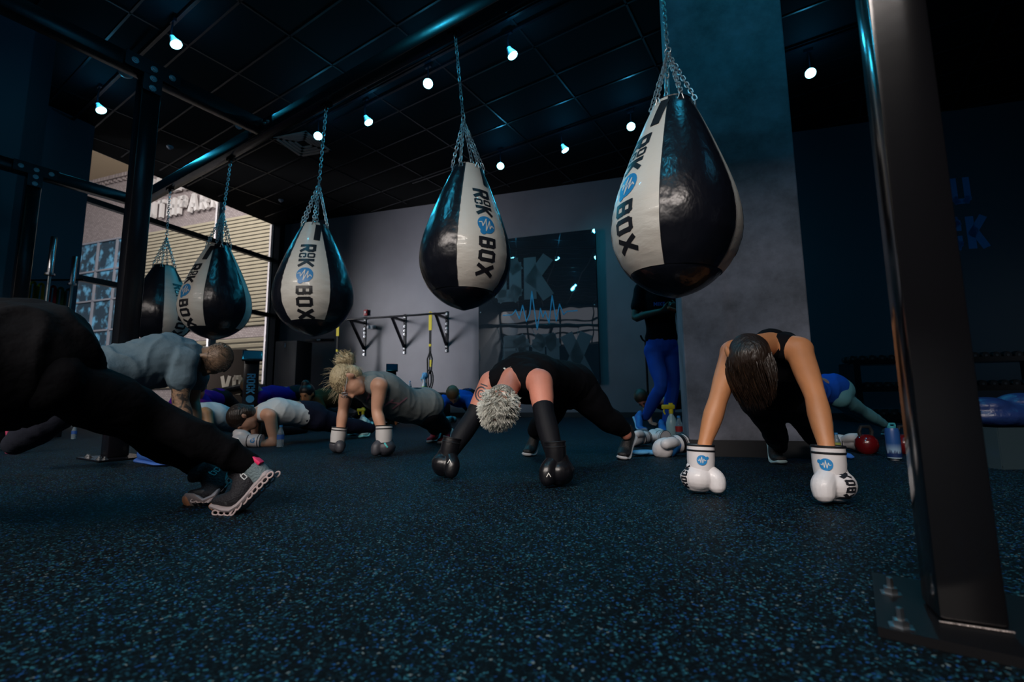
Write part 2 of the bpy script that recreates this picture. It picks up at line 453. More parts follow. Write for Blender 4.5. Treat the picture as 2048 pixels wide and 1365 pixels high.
# rear wall with the shopfront opening the daylight comes through
def rp(s): return REAR + eB * s
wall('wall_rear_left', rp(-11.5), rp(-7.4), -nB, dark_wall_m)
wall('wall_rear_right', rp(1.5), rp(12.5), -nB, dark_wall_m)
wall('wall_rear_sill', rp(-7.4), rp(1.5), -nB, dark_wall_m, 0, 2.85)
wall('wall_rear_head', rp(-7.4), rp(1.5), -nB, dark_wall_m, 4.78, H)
frame_m = mat('white_aluminium_frame', (0.42, 0.38, 0.38), 0.4, metal=0.2)
bronze_m = mat('dark_bronze_mullion', (0.02, 0.018, 0.018), 0.4)
mb = MB()
for s_ in (-7.4, -5.9, -4.3, -2.7, -1.2, 1.5): p = rp(s_); mb.box((p.x, p.y, 3.815), (0.09, 0.1, 1.93), (eB, nB, V(0, 0, 1)))
for z_ in (2.9, 3.45, 4.1, 4.72): p = rp(-2.95); mb.box((p.x, p.y, z_), (8.9, 0.1, 0.08), (eB, nB, V(0, 0, 1)))
tag(mb.build('window_2', bronze_m, smooth=False), kind='structure')

# visible window wall: white vertical frames, dark horizontal bars, glass
def onW(x, y): return PW(x, y, W1, eW)
glass = bpy.data.materials.new('window_glass'); glass.use_nodes = True; nt = glass.node_tree
for n_ in list(nt.nodes): nt.nodes.remove(n_)
out = nt.nodes.new('ShaderNodeOutputMaterial'); tr = nt.nodes.new('ShaderNodeBsdfTransparent'); tr.inputs[0].default_value = (0.92, 0.95, 0.97, 1)
gl = nt.nodes.new('ShaderNodeBsdfGlossy'); gl.inputs['Roughness'].default_value = 0.01; fr = nt.nodes.new('ShaderNodeFresnel'); fr.inputs[0].default_value = 1.3
ms = nt.nodes.new('ShaderNodeMixShader'); nt.links.new(fr.outputs[0], ms.inputs[0]); nt.links.new(tr.outputs[0], ms.inputs[1]); nt.links.new(gl.outputs[0], ms.inputs[2]); nt.links.new(ms.outputs[0], out.inputs[0])
w0 = flat(W1) - eW * 1.2
wroot = thing('window_1', None, None, (w0.x, w0.y, 0)); tag(wroot, kind='structure')
zb = onW(286, 437).z; zb2 = onW(538, 527).z; zl = onW(536, 631).z
m1 = flat(onW(431, 560)); m2 = flat(onW(540, 600))
mb = MB()
for p in (m1, m2): mb.box((p.x, p.y, H / 2), (0.13, 0.12, H), (eW, nW, V(0, 0, 1)))
mb.build('vertical_frame', frame_m, wroot, smooth=False)
mb = MB(); c_ = (w0 + m2) / 2; Lw = (m2 - w0).length
for z_ in (zb, zl): mb.box((c_.x + nW.x * 0.02, c_.y + nW.y * 0.02, z_), (Lw, 0.1, 0.1), (eW, nW, V(0, 0, 1)))
mb.build('horizontal_bar', bronze_m, wroot, smooth=False)
mb = MB(); mb.box((c_.x, c_.y, H / 2), (Lw, 0.012, H), (eW, nW, V(0, 0, 1))); mb.build('pane', glass, wroot, smooth=False)
mb = MB(); c2_ = (m2 + C0) / 2; mb.box((c2_.x, c2_.y, H / 2), ((C0 - m2).length - 0.13, 0.1, H), (eW, nW, V(0, 0, 1)))
tag(mb.build('trim_1', black_m, smooth=False), kind='structure')
pp = C0 + eB * 0.22 + nB * 0.1; mb = MB(); mb.box((pp.x, pp.y, H / 2), (0.16, 0.16, H), (eB, nB, V(0, 0, 1)))
tag(mb.build('trim_2', mat('black_gloss_post', (0.01, 0.011, 0.016), 0.25), smooth=False), kind='structure')
# baseboards
for nm, a, b_, n_ in (('baseboard_back', C0, J0, nB), ('baseboard_right', J1, RE, nR)):
    a = flat(a); b_ = flat(b_); c_ = (a + b_) / 2 + n_ * 0.008
    mb = MB(); mb.box((c_.x, c_.y, 0.05), ((b_ - a).length, 0.016, 0.1), ((b_ - a).normalized(), n_, V(0, 0, 1))); tag(mb.build(nm, black_m, smooth=False), kind='structure')

# concrete column
cm = bpy.data.materials.new('smooth_grey_concrete'); cm.use_nodes = True; nt = cm.node_tree; b = nt.nodes['Principled BSDF']
tc = nt.nodes.new('ShaderNodeTexCoord'); n1 = nt.nodes.new('ShaderNodeTexNoise'); n1.inputs['Scale'].default_value = 3.5; n1.inputs['Detail'].default_value = 9; n1.inputs['Roughness'].default_value = 0.68
r1 = nt.nodes.new('ShaderNodeValToRGB'); r1.color_ramp.elements[0].position = 0.32; r1.color_ramp.elements[0].color = (0.065, 0.068, 0.082, 1)
r1.color_ramp.elements[1].position = 0.66; r1.color_ramp.elements[1].color = (0.19, 0.19, 0.235, 1)
nt.links.new(tc.outputs['Object'], n1.inputs['Vector']); nt.links.new(n1.outputs['Fac'], r1.inputs[0]); nt.links.new(r1.outputs[0], b.inputs['Base Color'])
b.inputs['Roughness'].default_value = 0.7; bp = nt.nodes.new('ShaderNodeBump'); bp.inputs['Strength'].default_value = 0.25; bp.inputs['Distance'].default_value = 0.01
nt.links.new(n1.outputs['Fac'], bp.inputs['Height']); nt.links.new(bp.outputs[0], b.inputs['Normal'])
ca, cb_ = flat(Z(1380, 912, 0)), flat(Z(1644, 918, 0)); ec = (cb_ - ca).normalized(); ncf = V(ec.y, -ec.x, 0); cL = (cb_ - ca).length
cc = (ca + cb_) / 2 - ncf * (cL / 2)
mb = MB(); mb.box((cc.x, cc.y, H / 2), (cL, cL, H), (ec, ncf, V(0, 0, 1)), ch=0.008); tag(mb.build('column', cm, smooth=False), kind='structure')
mb = MB(); mb.box((cc.x, cc.y, 0.05), (cL + 0.024, cL + 0.024, 0.1), (ec, ncf, V(0, 0, 1))); tag(mb.build('baseboard_column', black_m, smooth=False), kind='structure')

# ------------------------------------------------------------------ street outside
bf = P(400, 500, 17.5); eF = V(-0.945, 0.327, 0).normalized(); nF = V(eF.y, -eF.x, 0)
if nF.dot(bf) > 0: nF = -nF
def onF(x, y): return PW(x, y, bf, eF)
brick = bpy.data.materials.new('pale_painted_brick'); brick.use_nodes = True; nt = brick.node_tree; b = nt.nodes['Principled BSDF']
tc = nt.nodes.new('ShaderNodeTexCoord'); bt = nt.nodes.new('ShaderNodeTexBrick'); bt.inputs['Scale'].default_value = 4.0
bt.inputs['Color1'].default_value = (0.36, 0.30, 0.30, 1); bt.inputs['Color2'].default_value = (0.27, 0.22, 0.22, 1); bt.inputs['Mortar'].default_value = (0.15, 0.12, 0.12, 1)
bt.inputs['Mortar Size'].default_value = 0.03
nt.links.new(tc.outputs['Object'], bt.inputs['Vector']); nt.links.new(bt.outputs['Color'], b.inputs['Base Color']); b.inputs['Roughness'].default_value = 0.85
tan_m = mat('tan_stucco_soffit', (0.62, 0.48, 0.32), 0.8)
slat_m = mat('cream_shutter_slat', (0.52, 0.45, 0.34), 0.55)
gap_m = mat('dark_shutter_recess', (0.05, 0.042, 0.03), 0.8)
letter_m = mat('pale_metal_sign_letter', (0.62, 0.57, 0.56), 0.5)
bld = thing('shop_building', 'pale brick shop building across the street with cream louvred shutters', 'building', (bf.x, bf.y, 0))
def f_s(p): return (p - bf).dot(eF)
def fbox(x0, y0, x1, y1, d0, d1, name, m, parent):
    a, c = onF(x0, y0), onF(x1, y1); s0, s1 = f_s(flat(a) + V(0, 0, 0)), f_s(flat(c)); z0, z1 = sorted((a.z, c.z))
    mid = flat(bf) + eF * ((s0 + s1) / 2) + nF * ((d0 + d1) / 2)
    mb = MB(); mb.box((mid.x, mid.y, (z0 + z1) / 2), (abs(s1 - s0), abs(d1 - d0), z1 - z0), (eF, nF, V(0, 0, 1)))
    return mb.build(name, m, parent, smooth=False)
# wall with object coordinates laid so that the brick pattern runs in the facade plane
def facade_wall():
    me_mb = MB(); me_mb.box((0, 0, 0), (40, 13.0, 0.5))
    o = me_mb.build('brick_wall', brick, None, smooth=False)
    o.matrix_world = Matrix(((eF.x, 0, nF.x, 0), (eF.y, 0, nF.y, 0), (0, 1, 0, 0), (0, 0, 0, 1)))
    c = flat(bf) + eF * 2 - nF * 0.25; o.location = (c.x, c.y, 6.5)
    o.rotation_euler = Matrix(((eF.x, 0, nF.x), (eF.y, 0, nF.y), (0, 1, 0))).to_euler()
    attach(o, bld); return o
facade_wall()
zt = onF(255, 350).z; sm = f_s(flat(onF(160, 330)))
mid = flat(bf) + eF * 6.5 + nF * 0.9
mb = MB(); mb.box((mid.x, mid.y, zt + 0.25), (17, 1.8, 0.5), (eF, nF, V(0, 0, 1))); mb.build('soffit', tan_m, bld, smooth=False)
mb = MB(); mid = flat(bf) + eF * 6.5 + nF * 0.1
for k in range(60): p = flat(bf) + eF * (-1.8 + k * 0.28) + nF * 0.08; mb.box((p.x, p.y, zt - 0.22), (0.12, 0.16, 0.1), (eF, nF, V(0, 0, 1)))
mb.box((mid.x, mid.y, zt - 0.08), (17, 0.24, 0.16), (eF, nF, V(0, 0, 1))); mb.build('cornice', brick, bld, smooth=False)
def shutter(x0, x1, yt, zbot, nsl, label_mb=None):
    a, c = onF(x0, yt), onF(x1, yt); s0, s1 = sorted((f_s(flat(a)), f_s(flat(c)))); zt_ = a.z
    mid = flat(bf) + eF * ((s0 + s1) / 2) + nF * 0.02; L = s1 - s0
    mb = MB(); mb.box((mid.x, mid.y, (zt_ + zbot) / 2), (L, 0.06, zt_ - zbot), (eF, nF, V(0, 0, 1))); sh = mb.build('shutter', gap_m, bld, smooth=False)
    mb = MB(); h = (zt_ - zbot) / nsl; ca, sa = math.cos(0.6), math.sin(0.6); yy = nF * ca - V(0, 0, sa); zz = V(0, 0, ca) + nF * sa
    p = mid + nF * 0.07
    for k in range(nsl): mb.box((p.x, p.y, zbot + h * (k + 0.5)), (L, 0.02, h * 0.62), (eF, yy, zz))
    mb.build('slats', slat_m, sh, smooth=False)
    for s_ in (s0, s1):
        mb = MB(); q = flat(bf) + eF * s_ + nF * 0.08; mb.box((q.x, q.y, (zt_ + zbot) / 2), (0.12, 0.2, zt_ - zbot), (eF, nF, V(0, 0, 1)))
        mb.build('shutter_jamb', brick, sh, smooth=False)
zbot = onF(480, 655).z
shutter(292, 560, 468, zbot, 30); 
z_low = onF(480, 678).z
a = onF(430, 678); 
shutter(292, 560, 690, 0.9, 9)
# gridded shop window
a, c = onF(166, 492), onF(262, 660); s0, s1 = f_s(flat(a)), f_s(flat(c)); ztw = a.z; zbw = 0.8
mid = flat(bf) + eF * ((s0 + s1) / 2) + nF * 0.02
mb = MB(); mb.box((mid.x, mid.y, (ztw + zbw) / 2), (abs(s1 - s0), 0.06, ztw - zbw), (eF, nF, V(0, 0, 1)))
sg = bpy.data.materials.new('painted_reflection_glass'); sg.use_nodes = True; nt = sg.node_tree; b = nt.nodes['Principled BSDF']
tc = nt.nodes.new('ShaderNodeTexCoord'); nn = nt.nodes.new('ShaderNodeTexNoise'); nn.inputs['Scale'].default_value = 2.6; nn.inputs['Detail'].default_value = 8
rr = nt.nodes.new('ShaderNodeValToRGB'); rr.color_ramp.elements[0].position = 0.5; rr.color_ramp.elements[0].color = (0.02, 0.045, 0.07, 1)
rr.color_ramp.elements[1].position = 0.64; rr.color_ramp.elements[1].color = (0.14, 0.42, 0.66, 1)  # light blue patches paint a sky reflection into the glass colour
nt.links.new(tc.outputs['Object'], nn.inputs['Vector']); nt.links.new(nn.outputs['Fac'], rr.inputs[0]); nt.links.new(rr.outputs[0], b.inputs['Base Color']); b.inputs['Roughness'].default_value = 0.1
sw = mb.build('shop_window', sg, bld, smooth=False)
mb = MB()
for k in range(4): q = flat(bf) + eF * (s0 + (s1 - s0) * k / 3) + nF * 0.08; mb.box((q.x, q.y, (ztw + zbw) / 2), (0.07, 0.08, ztw - zbw), (eF, nF, V(0, 0, 1)))
for k in range(6): q = mid + nF * 0.06; mb.box((q.x, q.y, zbw + (ztw - zbw) * k / 5), (abs(s1 - s0), 0.08, 0.07), (eF, nF, V(0, 0, 1)))
mb.build('glazing_bar', mat('grey_glazing_bar', (0.25, 0.25, 0.29), 0.5), sw, smooth=False)
# raised sign letters
def facade_word(txt, x_anchor, y_base, h, align='right'):
    q0, wd = word(txt, h, h * 0.17, gap=0.2, wf=1.0)
    a = onF(x_anchor, y_base); right = -eF  # reading direction in view is to the right
    for ch_i, ch in enumerate(txt):
        if ch == ' ': continue
    x = 0
    for ch in txt:
        g, w_ = glyph(ch, 0, 0, h, h * 0.19, 1.0)
        org = a + right * (x - wd)
        mb = MB()
        for q in g:
            vs = [org + right * u + V(0, 0, v) + nF * 0.12 for u, v in q] + [org + right * u + V(0, 0, v) + nF * 0.24 for u, v in q]
            mb.add(vs, [(0, 1, 2, 3), (7, 6, 5, 4), (0, 4, 5, 1), (1, 5, 6, 2), (2, 6, 7, 3), (3, 7, 4, 0)])
        mb.build('sign_letter', letter_m, bld, smooth=False); x += w_ + 0.2 * h
hL = abs(onF(330, 402).z - onF(330, 436).z)
facade_word('SOUTHPARK', 449, 417, hL)
facade_word('PIAZZA', 414, 375, hL)
mb = MB(); mb.box((-16, 18, -0.17), (40, 36, 0.1)); tag(mb.build('ground', mat('asphalt_street', (0.12, 0.12, 0.13), 0.9, bump=(40, 0.3)), smooth=False), kind='structure')
# ================================================================== boxing rig, bags, lamps
steel_m = mat('black_powder_coated_steel', (0.005, 0.005, 0.007), 0.24, spec=0.5, bump=(25, 0.02))
bolt_m = mat('zinc_bolt', (0.55, 0.56, 0.58), 0.28, metal=1.0)
chain_m = mat('galvanised_chain', (0.80, 0.81, 0.82), 0.38, metal=0.85)
UP = V(0, 0, 1)
RZ = 2.72; BH = 0.12; BW = 0.1
def bolt(mb, c, n, r=0.014):
    c = V(c); n = V(n).normalized(); x = n.orthogonal().normalized(); y = n.cross(x)
    mb.lathe(c, [(r * 1.45, 0), (r * 1.45, 0.003), (r, 0.0035), (r, 0.012), (r * 0.55, 0.0125), (r * 0.55, 0.02)], 8, (x, y, n))
p1 = flat(Z(300, 150, RZ + 0.05)); pk = meet(p1, e2, flat(rail_a), e1)
p2 = flat(Z(68, 352, RZ + 0.02)); q2_ = meet(p2, e2, flat(rail_a), e1)
TP = [((-0.115, -0.055)), (0.0, -0.055), (0.115, -0.055), (0.0, -0.13), (0.0, -0.205)]
def tee_plate(root, c, n, along):
    """T-shaped gusset bolted over post and beam"""
    c = V(c) + n * 0.006; mb = MB(); mb.box(c + UP * (-0.055), (0.34, 0.012, 0.11), (along, n, UP)); mb.box(c + UP * (-0.17), (0.115, 0.012, 0.13), (along, n, UP))
    g = mb.build('gusset_plate', steel_m, root, smooth=False)
    for u, v in TP:
        mb = MB(); bolt(mb, c + along * u + UP * v + n * 0.006, n, 0.016); mb.build('bolt', bolt_m, g)
def post(name, label, base, x, y, ztop, plate, tee=True, wid=0.115, bolts=4):
    root = thing(name, label, 'post', (base.x, base.y, 0), 0)
    mb = MB(); mb.box((base.x, base.y, (ztop + 0.012) / 2), (wid, wid, ztop - 0.012), (x, y, UP), ch=0.010); mb.build('upright', steel_m, root)
    pc, sx, sy = plate; mb = MB(); mb.box((pc.x, pc.y, 0.006), (sx, sy, 0.012), (x, y, UP)); pl = mb.build('base_plate', steel_m, root, smooth=False)
    return root, pl
# left post
post1, pl1 = post('rig_post', 'black steel rig post with bolted T gusset and bright bolts, left of the bags', p1, e1, e2, RZ, (p1, 0.40, 0.28), True, 0.12)
tee_plate(post1, V(p1.x, p1.y, RZ + BH) - e1 * 0.06 - e2 * 0.0, -e1 if False else (-e1), e2) if False else None
tn = -e1 if (-e1).dot(-p1) > 0 else e1
tee_plate(post1, V(p1.x, p1.y, RZ + BH) + tn * 0.06, tn, e2)
for u, v in ((-0.16, -0.1), (-0.10, -0.11), (0.14, -0.1), (0.16, 0.1), (-0.16, 0.1), (0.08, -0.11)):
    mb = MB(); c = p1 + e1 * u + e2 * v; bolt(mb, (c.x, c.y, 0.012), UP, 0.013); mb.build('anchor_bolt', bolt_m, pl1)
# second left post (by the dark wall)
post2, pl2 = post('rig_post', 'black rig post with five bolts in front of the dark blue wall', p2, e1, e2, RZ, (p2, 0.3, 0.28))
tee_plate(post2, V(p2.x, p2.y, RZ + BH) + tn * 0.06, tn, e2)
# beams
def beam(label, a, b):
    mb = MB(); mb.beam((a.x, a.y, RZ + BH / 2), (b.x, b.y, RZ + BH / 2), BW, BH, ch=0.008)
    o = mb.build('rig_beam', steel_m); tag(o, label, 'beam', None); return o
ra = flat(rail_a) - e1 * 2.6; rb = q2_ + e1 * 0.05
beam('long black steel beam that all five punching bags hang from', ra, rb)
beam('black cross beam on the near left post running to the bag beam, nearer part', p1 - e2 * 3.2, pk - e2 * 0.055)
bm2 = beam('black cross beam carried by the far left post in front of the dark wall', p2 - e2 * 1.6, q2_ - e2 * 0.055)
# crossing brackets with bolts
for nm, pt in (('a', pk), ('b', q2_)):
    root = thing('beam_bracket', 'black bolted bracket joining cross beam and bag beam, ' + ('near the ceiling vent' if nm == 'a' else 'at its far left end'), 'bracket', (pt.x, pt.y, RZ))
    nn_ = -e2; mb = MB(); mb.box((pt.x + nn_.x * 0.056, pt.y + nn_.y * 0.056, RZ + 0.06), (0.36, 0.01, 0.11), (e1, nn_, UP)); pp_ = mb.build('plate', steel_m, root, smooth=False)
    for u in (-0.14, -0.09, 0.09, 0.14):
        mb = MB(); c = V(pt.x, pt.y, RZ + 0.06) + nn_ * 0.061 + e1 * u; bolt(mb, c, nn_, 0.011); mb.build('bolt', bolt_m, root)
# near right post
fa, fb = flat(Z(1880, 1248, 0.012)), flat(Z(2026, 1270, 0.012)); fx = (fb - fa).normalized(); fn = V(fx.y, -fx.x, 0)
if fn.dot(-fa) < 0: fn = -fn
fw = (fb - fa).length
p3 = (fa + fb) / 2 - fn * (fw / 2)
pca, pcb = flat(Z(1745, 1160, 0.0)), flat(Z(1757, 1274, 0.0))
post3 = thing('rig_post', 'massive black steel post standing close at the right edge', 'post', (p3.x, p3.y, 0))
mb = MB(); mb.box((p3.x, p3.y, 2.0), (fw, fw, 3.97), (fx, fn, UP), ch=0.008)
mb.build('upright', mat('black_satin_steel_post', (0.004, 0.004, 0.005), 0.15, spec=0.7, bump=(9, 0.02)), post3)
pd = (pcb - pca).normalized(); px_ = V(-pd.y, pd.x, 0); px_ = px_ if px_.x > 0 else -px_
pcen = (pca + pcb) / 2 + px_ * 0.22; mb = MB(); mb.box((pcen.x, pcen.y, 0.007), ((pcb - pca).length, 0.44, 0.014), (pd, px_, UP)); pl3 = mb.build('base_plate', mat('black_gloss_plate', (0.004, 0.004, 0.005), 0.45, spec=0.25), post3, smooth=False)
for q in ((1782, 1188), (1803, 1255)):
    c = Z(q[0], q[1], 0.014); mb = MB()
    mb.lathe((c.x, c.y, 0.014), [(0.017, 0), (0.017, 0.002), (0.0105, 0.0025), (0.0105, 0.011), (0.0052, 0.0115), (0.005, 0.027), (0.0035, 0.028)], 6)
    mb.build('anchor_bolt', bolt_m, pl3, smooth=False)
mb = MB(); random.seed(3)
for k in range(26):
    t = k / 25; c = fa * (1 - t) + fb * t + fn * 0.003; mb.ell((c.x, c.y, 0.016), (0.0015 + random.random() * 0.0018, 0.0022, 0.0016), nu=6, nv=4)
mb.build('weld_bead', mat('bare_weld_metal', (0.42, 0.36, 0.34), 0.4, metal=0.6), post3)

# ------------------------------------------------------------------ chains
def chain(mb, a, b, link=0.034, r=0.0032, wd=0.011):
    a, b = V(a), V(b); d = b - a; L = d.length; d.normalize(); n = max(2, int(round(L / (link * 0.80)))); st = L / n
    x = d.orthogonal().normalized(); y = d.cross(x); ln = st * 0.5 + r * 1.5
    for k in range(n):
        c = a + d * (st * (k + 0.5)); s_ = x if k % 2 else y; s_ = (s_ + (y if k % 2 else -x) * random.uniform(-.25, .25)).normalized(); pts = []
        for i in range(10):
            an = 2 * PI * i / 10; cx, sy = math.cos(an), math.sin(an)
            pts.append(c + d * (math.copysign(abs(cx) ** 0.6, cx) * ln) + s_ * (math.copysign(abs(sy) ** 0.75, sy) * wd))
        mb.tube(pts, r, 5, closed=True, ref=s_.cross(d))
    return mb
# ------------------------------------------------------------------ teardrop punching bag
vinyl_w = mat('cream_vinyl', (0.66, 0.63, 0.57), 0.42, bump=(9, 0.28, (1, 1, 2.2)), coat=0.15)
vinyl_b = mat('black_vinyl', (0.006, 0.007, 0.012), 0.27, bump=(9, 0.6, (1, 1, 0.6)), spec=0.5)
ink_m = mat('black_print', (0.012, 0.012, 0.016), 0.4)
blue_m = mat('blue_print', (0.02, 0.22, 0.52), 0.4)
white_ink = mat('white_print', (0.68, 0.66, 0.62), 0.4)
PROF = [(0.0, .30), (.03, .335), (.10, .44), (.20, .575), (.30, .70), (.40, .82), (.50, .925), (.58, .98), (.66, 1.0), (.73, .975), (.80, .89), (.86, .77), (.92, .58), (.97, .33), (1.0, .0)]
def prof(t):
    for (a, ra_), (b, rb_) in zip(PROF[:-1], PROF[1:]):
        if t <= b:
            u = (t - a) / (b - a); return ra_ + (rb_ - ra_) * u
    return 0.0
_tt = np.linspace(0, 1, 101); _pr = np.array([prof(t) for t in _tt])
for _ in range(6): _pr[1:-1] = (_pr[:-2] + 2 * _pr[1:-1] + _pr[2:]) / 4
def bag(label, x, ytop, ybot, Y, az, wpx, hang, pat='WBWBB'):
    """x pixel of the bag centre, rows of top and bottom; az = where the printed cream panel faces (deg, right positive)"""
    top = P(x[0], ytop, Y); bot = P(x[1], ybot, Y); Rb = wpx / 2 / FPX * Y * x[2]
    hk = flat(Z(hang[0], hang[1], RZ)) if hang else None
    hk = V(hk.x, hk.y, RZ)
    root = thing('punching_bag', label, 'punching bag', (bot.x, bot.y, bot.z), 0, 'teardrop punching bags hanging in a row')
    A = (top - bot); Hh = A.length; axis = A.normalized()
    view = math.atan2(-bot.y, -bot.x)                     # direction to the viewer
    X = V(math.cos(view), math.sin(view), 0); X = (X - axis * X.dot(axis)).normalized(); Yv = axis.cross(X)
    def surf(t, ph, off=0.0, puff=True):
        i = min(99, max(0, int(t * 100))); u = t * 100 - i; r = _pr[i] * (1 - u) + _pr[i + 1] * u
        seam = ((ph - math.radians(az)) / (PI * .4)) % 1.0
        seam = (seam + 0.5) % 1.0
        g = 1 + (0.022 * math.sin(PI * seam) if puff else 0) - 0.012
        rr = Rb * r * g + off
        return top - axis * (Hh * t) + X * (rr * math.cos(ph)) + Yv * (rr * math.sin(ph))
    T0 = 0.015; T1 = 0.885
    for k in range(5):
        a0 = math.radians(az) + (k - 0.5) * PI * .4; white = pat[k] == 'W'; mb = MB(); vs = []; fs = []; NT, NP = 44, 14
        for i in range(NT + 1):
            t = T0 + (T1 - T0) * i / NT
            for j in range(NP + 1):
                ph = a0 + (PI * .4) * j / NP; e = min(j, NP - j) / NP
                wr = 0.0022 * math.sin(t * 95 + k * 2 + 3 * math.sin(t * 13)) * max(0, 1 - e * 4.5) * (1 if t > 0.3 else 0.4)
                vs.append(surf(t, ph, wr * (1 if white else 0.6)))
        for i in range(NT):
            for j in range(NP): q = i * (NP + 1) + j; fs.append((q, q + 1, q + NP + 2, q + NP + 1))
        mb.add(vs, fs); pn = mb.build('cream_panel' if white else 'black_panel', vinyl_w if white else vinyl_b, root)
        tag(pn, 'cream vinyl panel' if white else 'glossy black vinyl panel')
        if white:
            am = a0 + PI * .2
            def fn(u, v, am=am):        # u metres down from the top, v metres across (viewer's right)
                t = u / Hh; r = max(0.02, Rb * prof(t)); return surf(t, am + v / r, 0.0018)
            sc = Rb / 0.25; dv = -0.045 * sc
            q = [[(0.03 * sc, dv + .072 * sc), (0.155 * sc, dv + .072 * sc), (0.155 * sc, dv + .108 * sc), (0.03 * sc, dv + .108 * sc)]]
            patch('handle_strap', q, lambda u, v, am=am: surf(u / Hh, am + v / max(0.02, Rb * prof(u / Hh)), 0.0035), ink_m, pn)
            h = 0.095 * sc; t_ = h * 0.19; x0 = 0.19 * sc; qs = []
            g, w_ = glyph('R', x0, dv, h, t_, 1.0); qs += g; xx = x0 + w_ + 0.08 * h
            hs = h * 0.47; g, w1 = glyph('O', xx, dv + h - hs, hs, t_ * 0.52, 1.3); qs += g
            g, w2 = glyph('C', xx, dv, hs, t_ * 0.52, 1.3); qs += g; xx += max(w1, w2) + 0.08 * h
            g, w_ = glyph('K', xx, dv, h, t_, 1.0); qs += g; xx += w_
            cr_ = h * 0.52; cxx = xx + cr_ + 0.06 * h; cyy = dv + h * 0.5
            bx = cxx + cr_ + 0.22 * h; g, _e = word('BOX', h, t_, bx, dv, 0.12)
            patch('lettering', qs, fn, ink_m, pn); patch('lettering', g, fn, ink_m, pn)
            patch('badge', disc(cxx, cyy, cr_) + disc(cxx + cr_ * 0.85, cyy - cr_ * 0.45, cr_ * 0.34, 14, 2), fn, blue_m, pn)
            def fn2(u, v, am=am):
                t = u / Hh; r = max(0.02, Rb * prof(t)); return surf(t, am + v / r, 0.0030)
            patch('pulse_mark', pulse(cxx, cyy, cr_, h * 0.045, (0.0, -1.0)) if False else pulse(cxx, cyy, cr_, h * 0.055, (0.25, 1.0)), fn2, white_ink, pn)
    # seams piping, collar, base cap
    for k in range(5):
        a0 = math.radians(az) + (k - 0.5) * PI * .4; mb = MB()
        mb.tube([surf(T0 + (T1 - T0) * i / 40, a0, 0.0005) for i in range(41)], 0.0022, 5); mb.build('piping', ink_m, root)
    mb = MB(); vs = []; fs = []
    for i in range(13):
        t = T1 - 0.004 + (1 - T1) * i / 12
        for j in range(48): vs.append(surf(min(t, 0.9995), 2 * PI * j / 48, 0.0016 if i else -0.002, puff=False))
    for i in range(12):
        for j in range(48): j2 = (j + 1) % 48; fs.append((i * 48 + j, i * 48 + j2, (i + 1) * 48 + j2, (i + 1) * 48 + j))
    fs.append(tuple(12 * 48 + j for j in range(48))); mb.add(vs, fs); mb.build('base_cap', vinyl_b, root)
    mb = MB(); rt = Rb * .30; mb.tube([top - axis * 0.012 + X * (rt * math.cos(a)) + Yv * (rt * math.sin(a)) for a in np.linspace(0, 2 * PI, 25)[:-1]], 0.006, 6, closed=True, ref=axis)
    mb.lathe(top - axis * 0.03, [(0.002, 0), (rt, 0.012)], 24, (X, Yv, axis)); mb.build('collar', vinyl_b, root)
    # rings and chains
    jn = hk + (top - hk) * (1 - min(0.62, 0.30 * (Rb / 0.25) / max(0.05, (hk - top).length)))
    for k in range(6):
        mb = MB(); ph = math.radians(az + 8) + k * PI / 3; c = surf(0.03, ph, 0.004); o_ = (X * math.cos(ph) + Yv * math.sin(ph)); tg = (axis.cross(o_)).normalized()
        pts = [c + axis * 0.018 + tg * 0.004, c + axis * 0.018 - tg * 0.004, c - tg * 0.013 - axis * 0.012, c + tg * 0.013 - axis * 0.012]
        mb.tube(pts, 0.0028, 5, closed=True, ref=o_); mb.build('d_ring', chain_m, root)
    for k in range(6):
        ph = math.radians(az + 8) + k * PI / 3; c = surf(0.03, ph, 0.006) + axis * 0.02
        mb = MB(); chain(mb, c, jn, 0.030, 0.0027, 0.0088); mb.build('leg_chain', chain_m, root)
    mb = MB(); dd = (hk - jn).normalized(); s_ = dd.orthogonal().normalized()
    for k, (rr, off) in enumerate(((0.020, 0.012), (0.016, 0.046))):
        c = jn + dd * off; ax_ = s_ if k else s_.cross(dd); mb.tube([c + dd * (math.cos(a) * rr) + ax_ * (math.sin(a) * rr * .8) for a in np.linspace(0, 2 * PI, 15)[:-1]], 0.0035, 6, closed=True, ref=ax_.cross(dd))
    mb.build('swivel_ring', chain_m, root)
    mb = MB(); chain(mb, jn + dd * 0.06, hk - dd * 0.03, 0.034, 0.003, 0.0095); mb.build('top_chain', chain_m, root)
    mb = MB(); mb.box((hk.x, hk.y, RZ - 0.008), (0.09, 0.05, 0.014), (e1, e2, UP)); mb.lathe((hk.x, hk.y, RZ - 0.045), [(0.010, 0), (0.014, 0.01), (0.014, 0.035)], 10); mb.build('hanger', steel_m, root)
    return root
bag('near right punching bag, largest in view, cream printed panel turned left, beside the concrete column', (1345, 1350, .985), 208, 598, 1.98, -47, 262, None or (1318, -90))
bag('punching bag second from the right with its printed cream panel facing front', (936, 927, .985), 335, 622, 2.70, 26, 191, (910, 65), pat='WBBWB')
bag('middle punching bag with the cream printed panel facing straight to the camera', (630, 627, .97), 450, 674, 3.42, -14, 160, (653, 210))
bag('punching bag over the shaved head of the man in the grey tee', (437, 427, .93), 492, 681, 4.15, -54, 140, (462, 318))
bag('farthest punching bag, partly hidden behind the one above the shaved head', (329, 320, .92), 532, 690, 4.75, 38, 122, (340, 378))

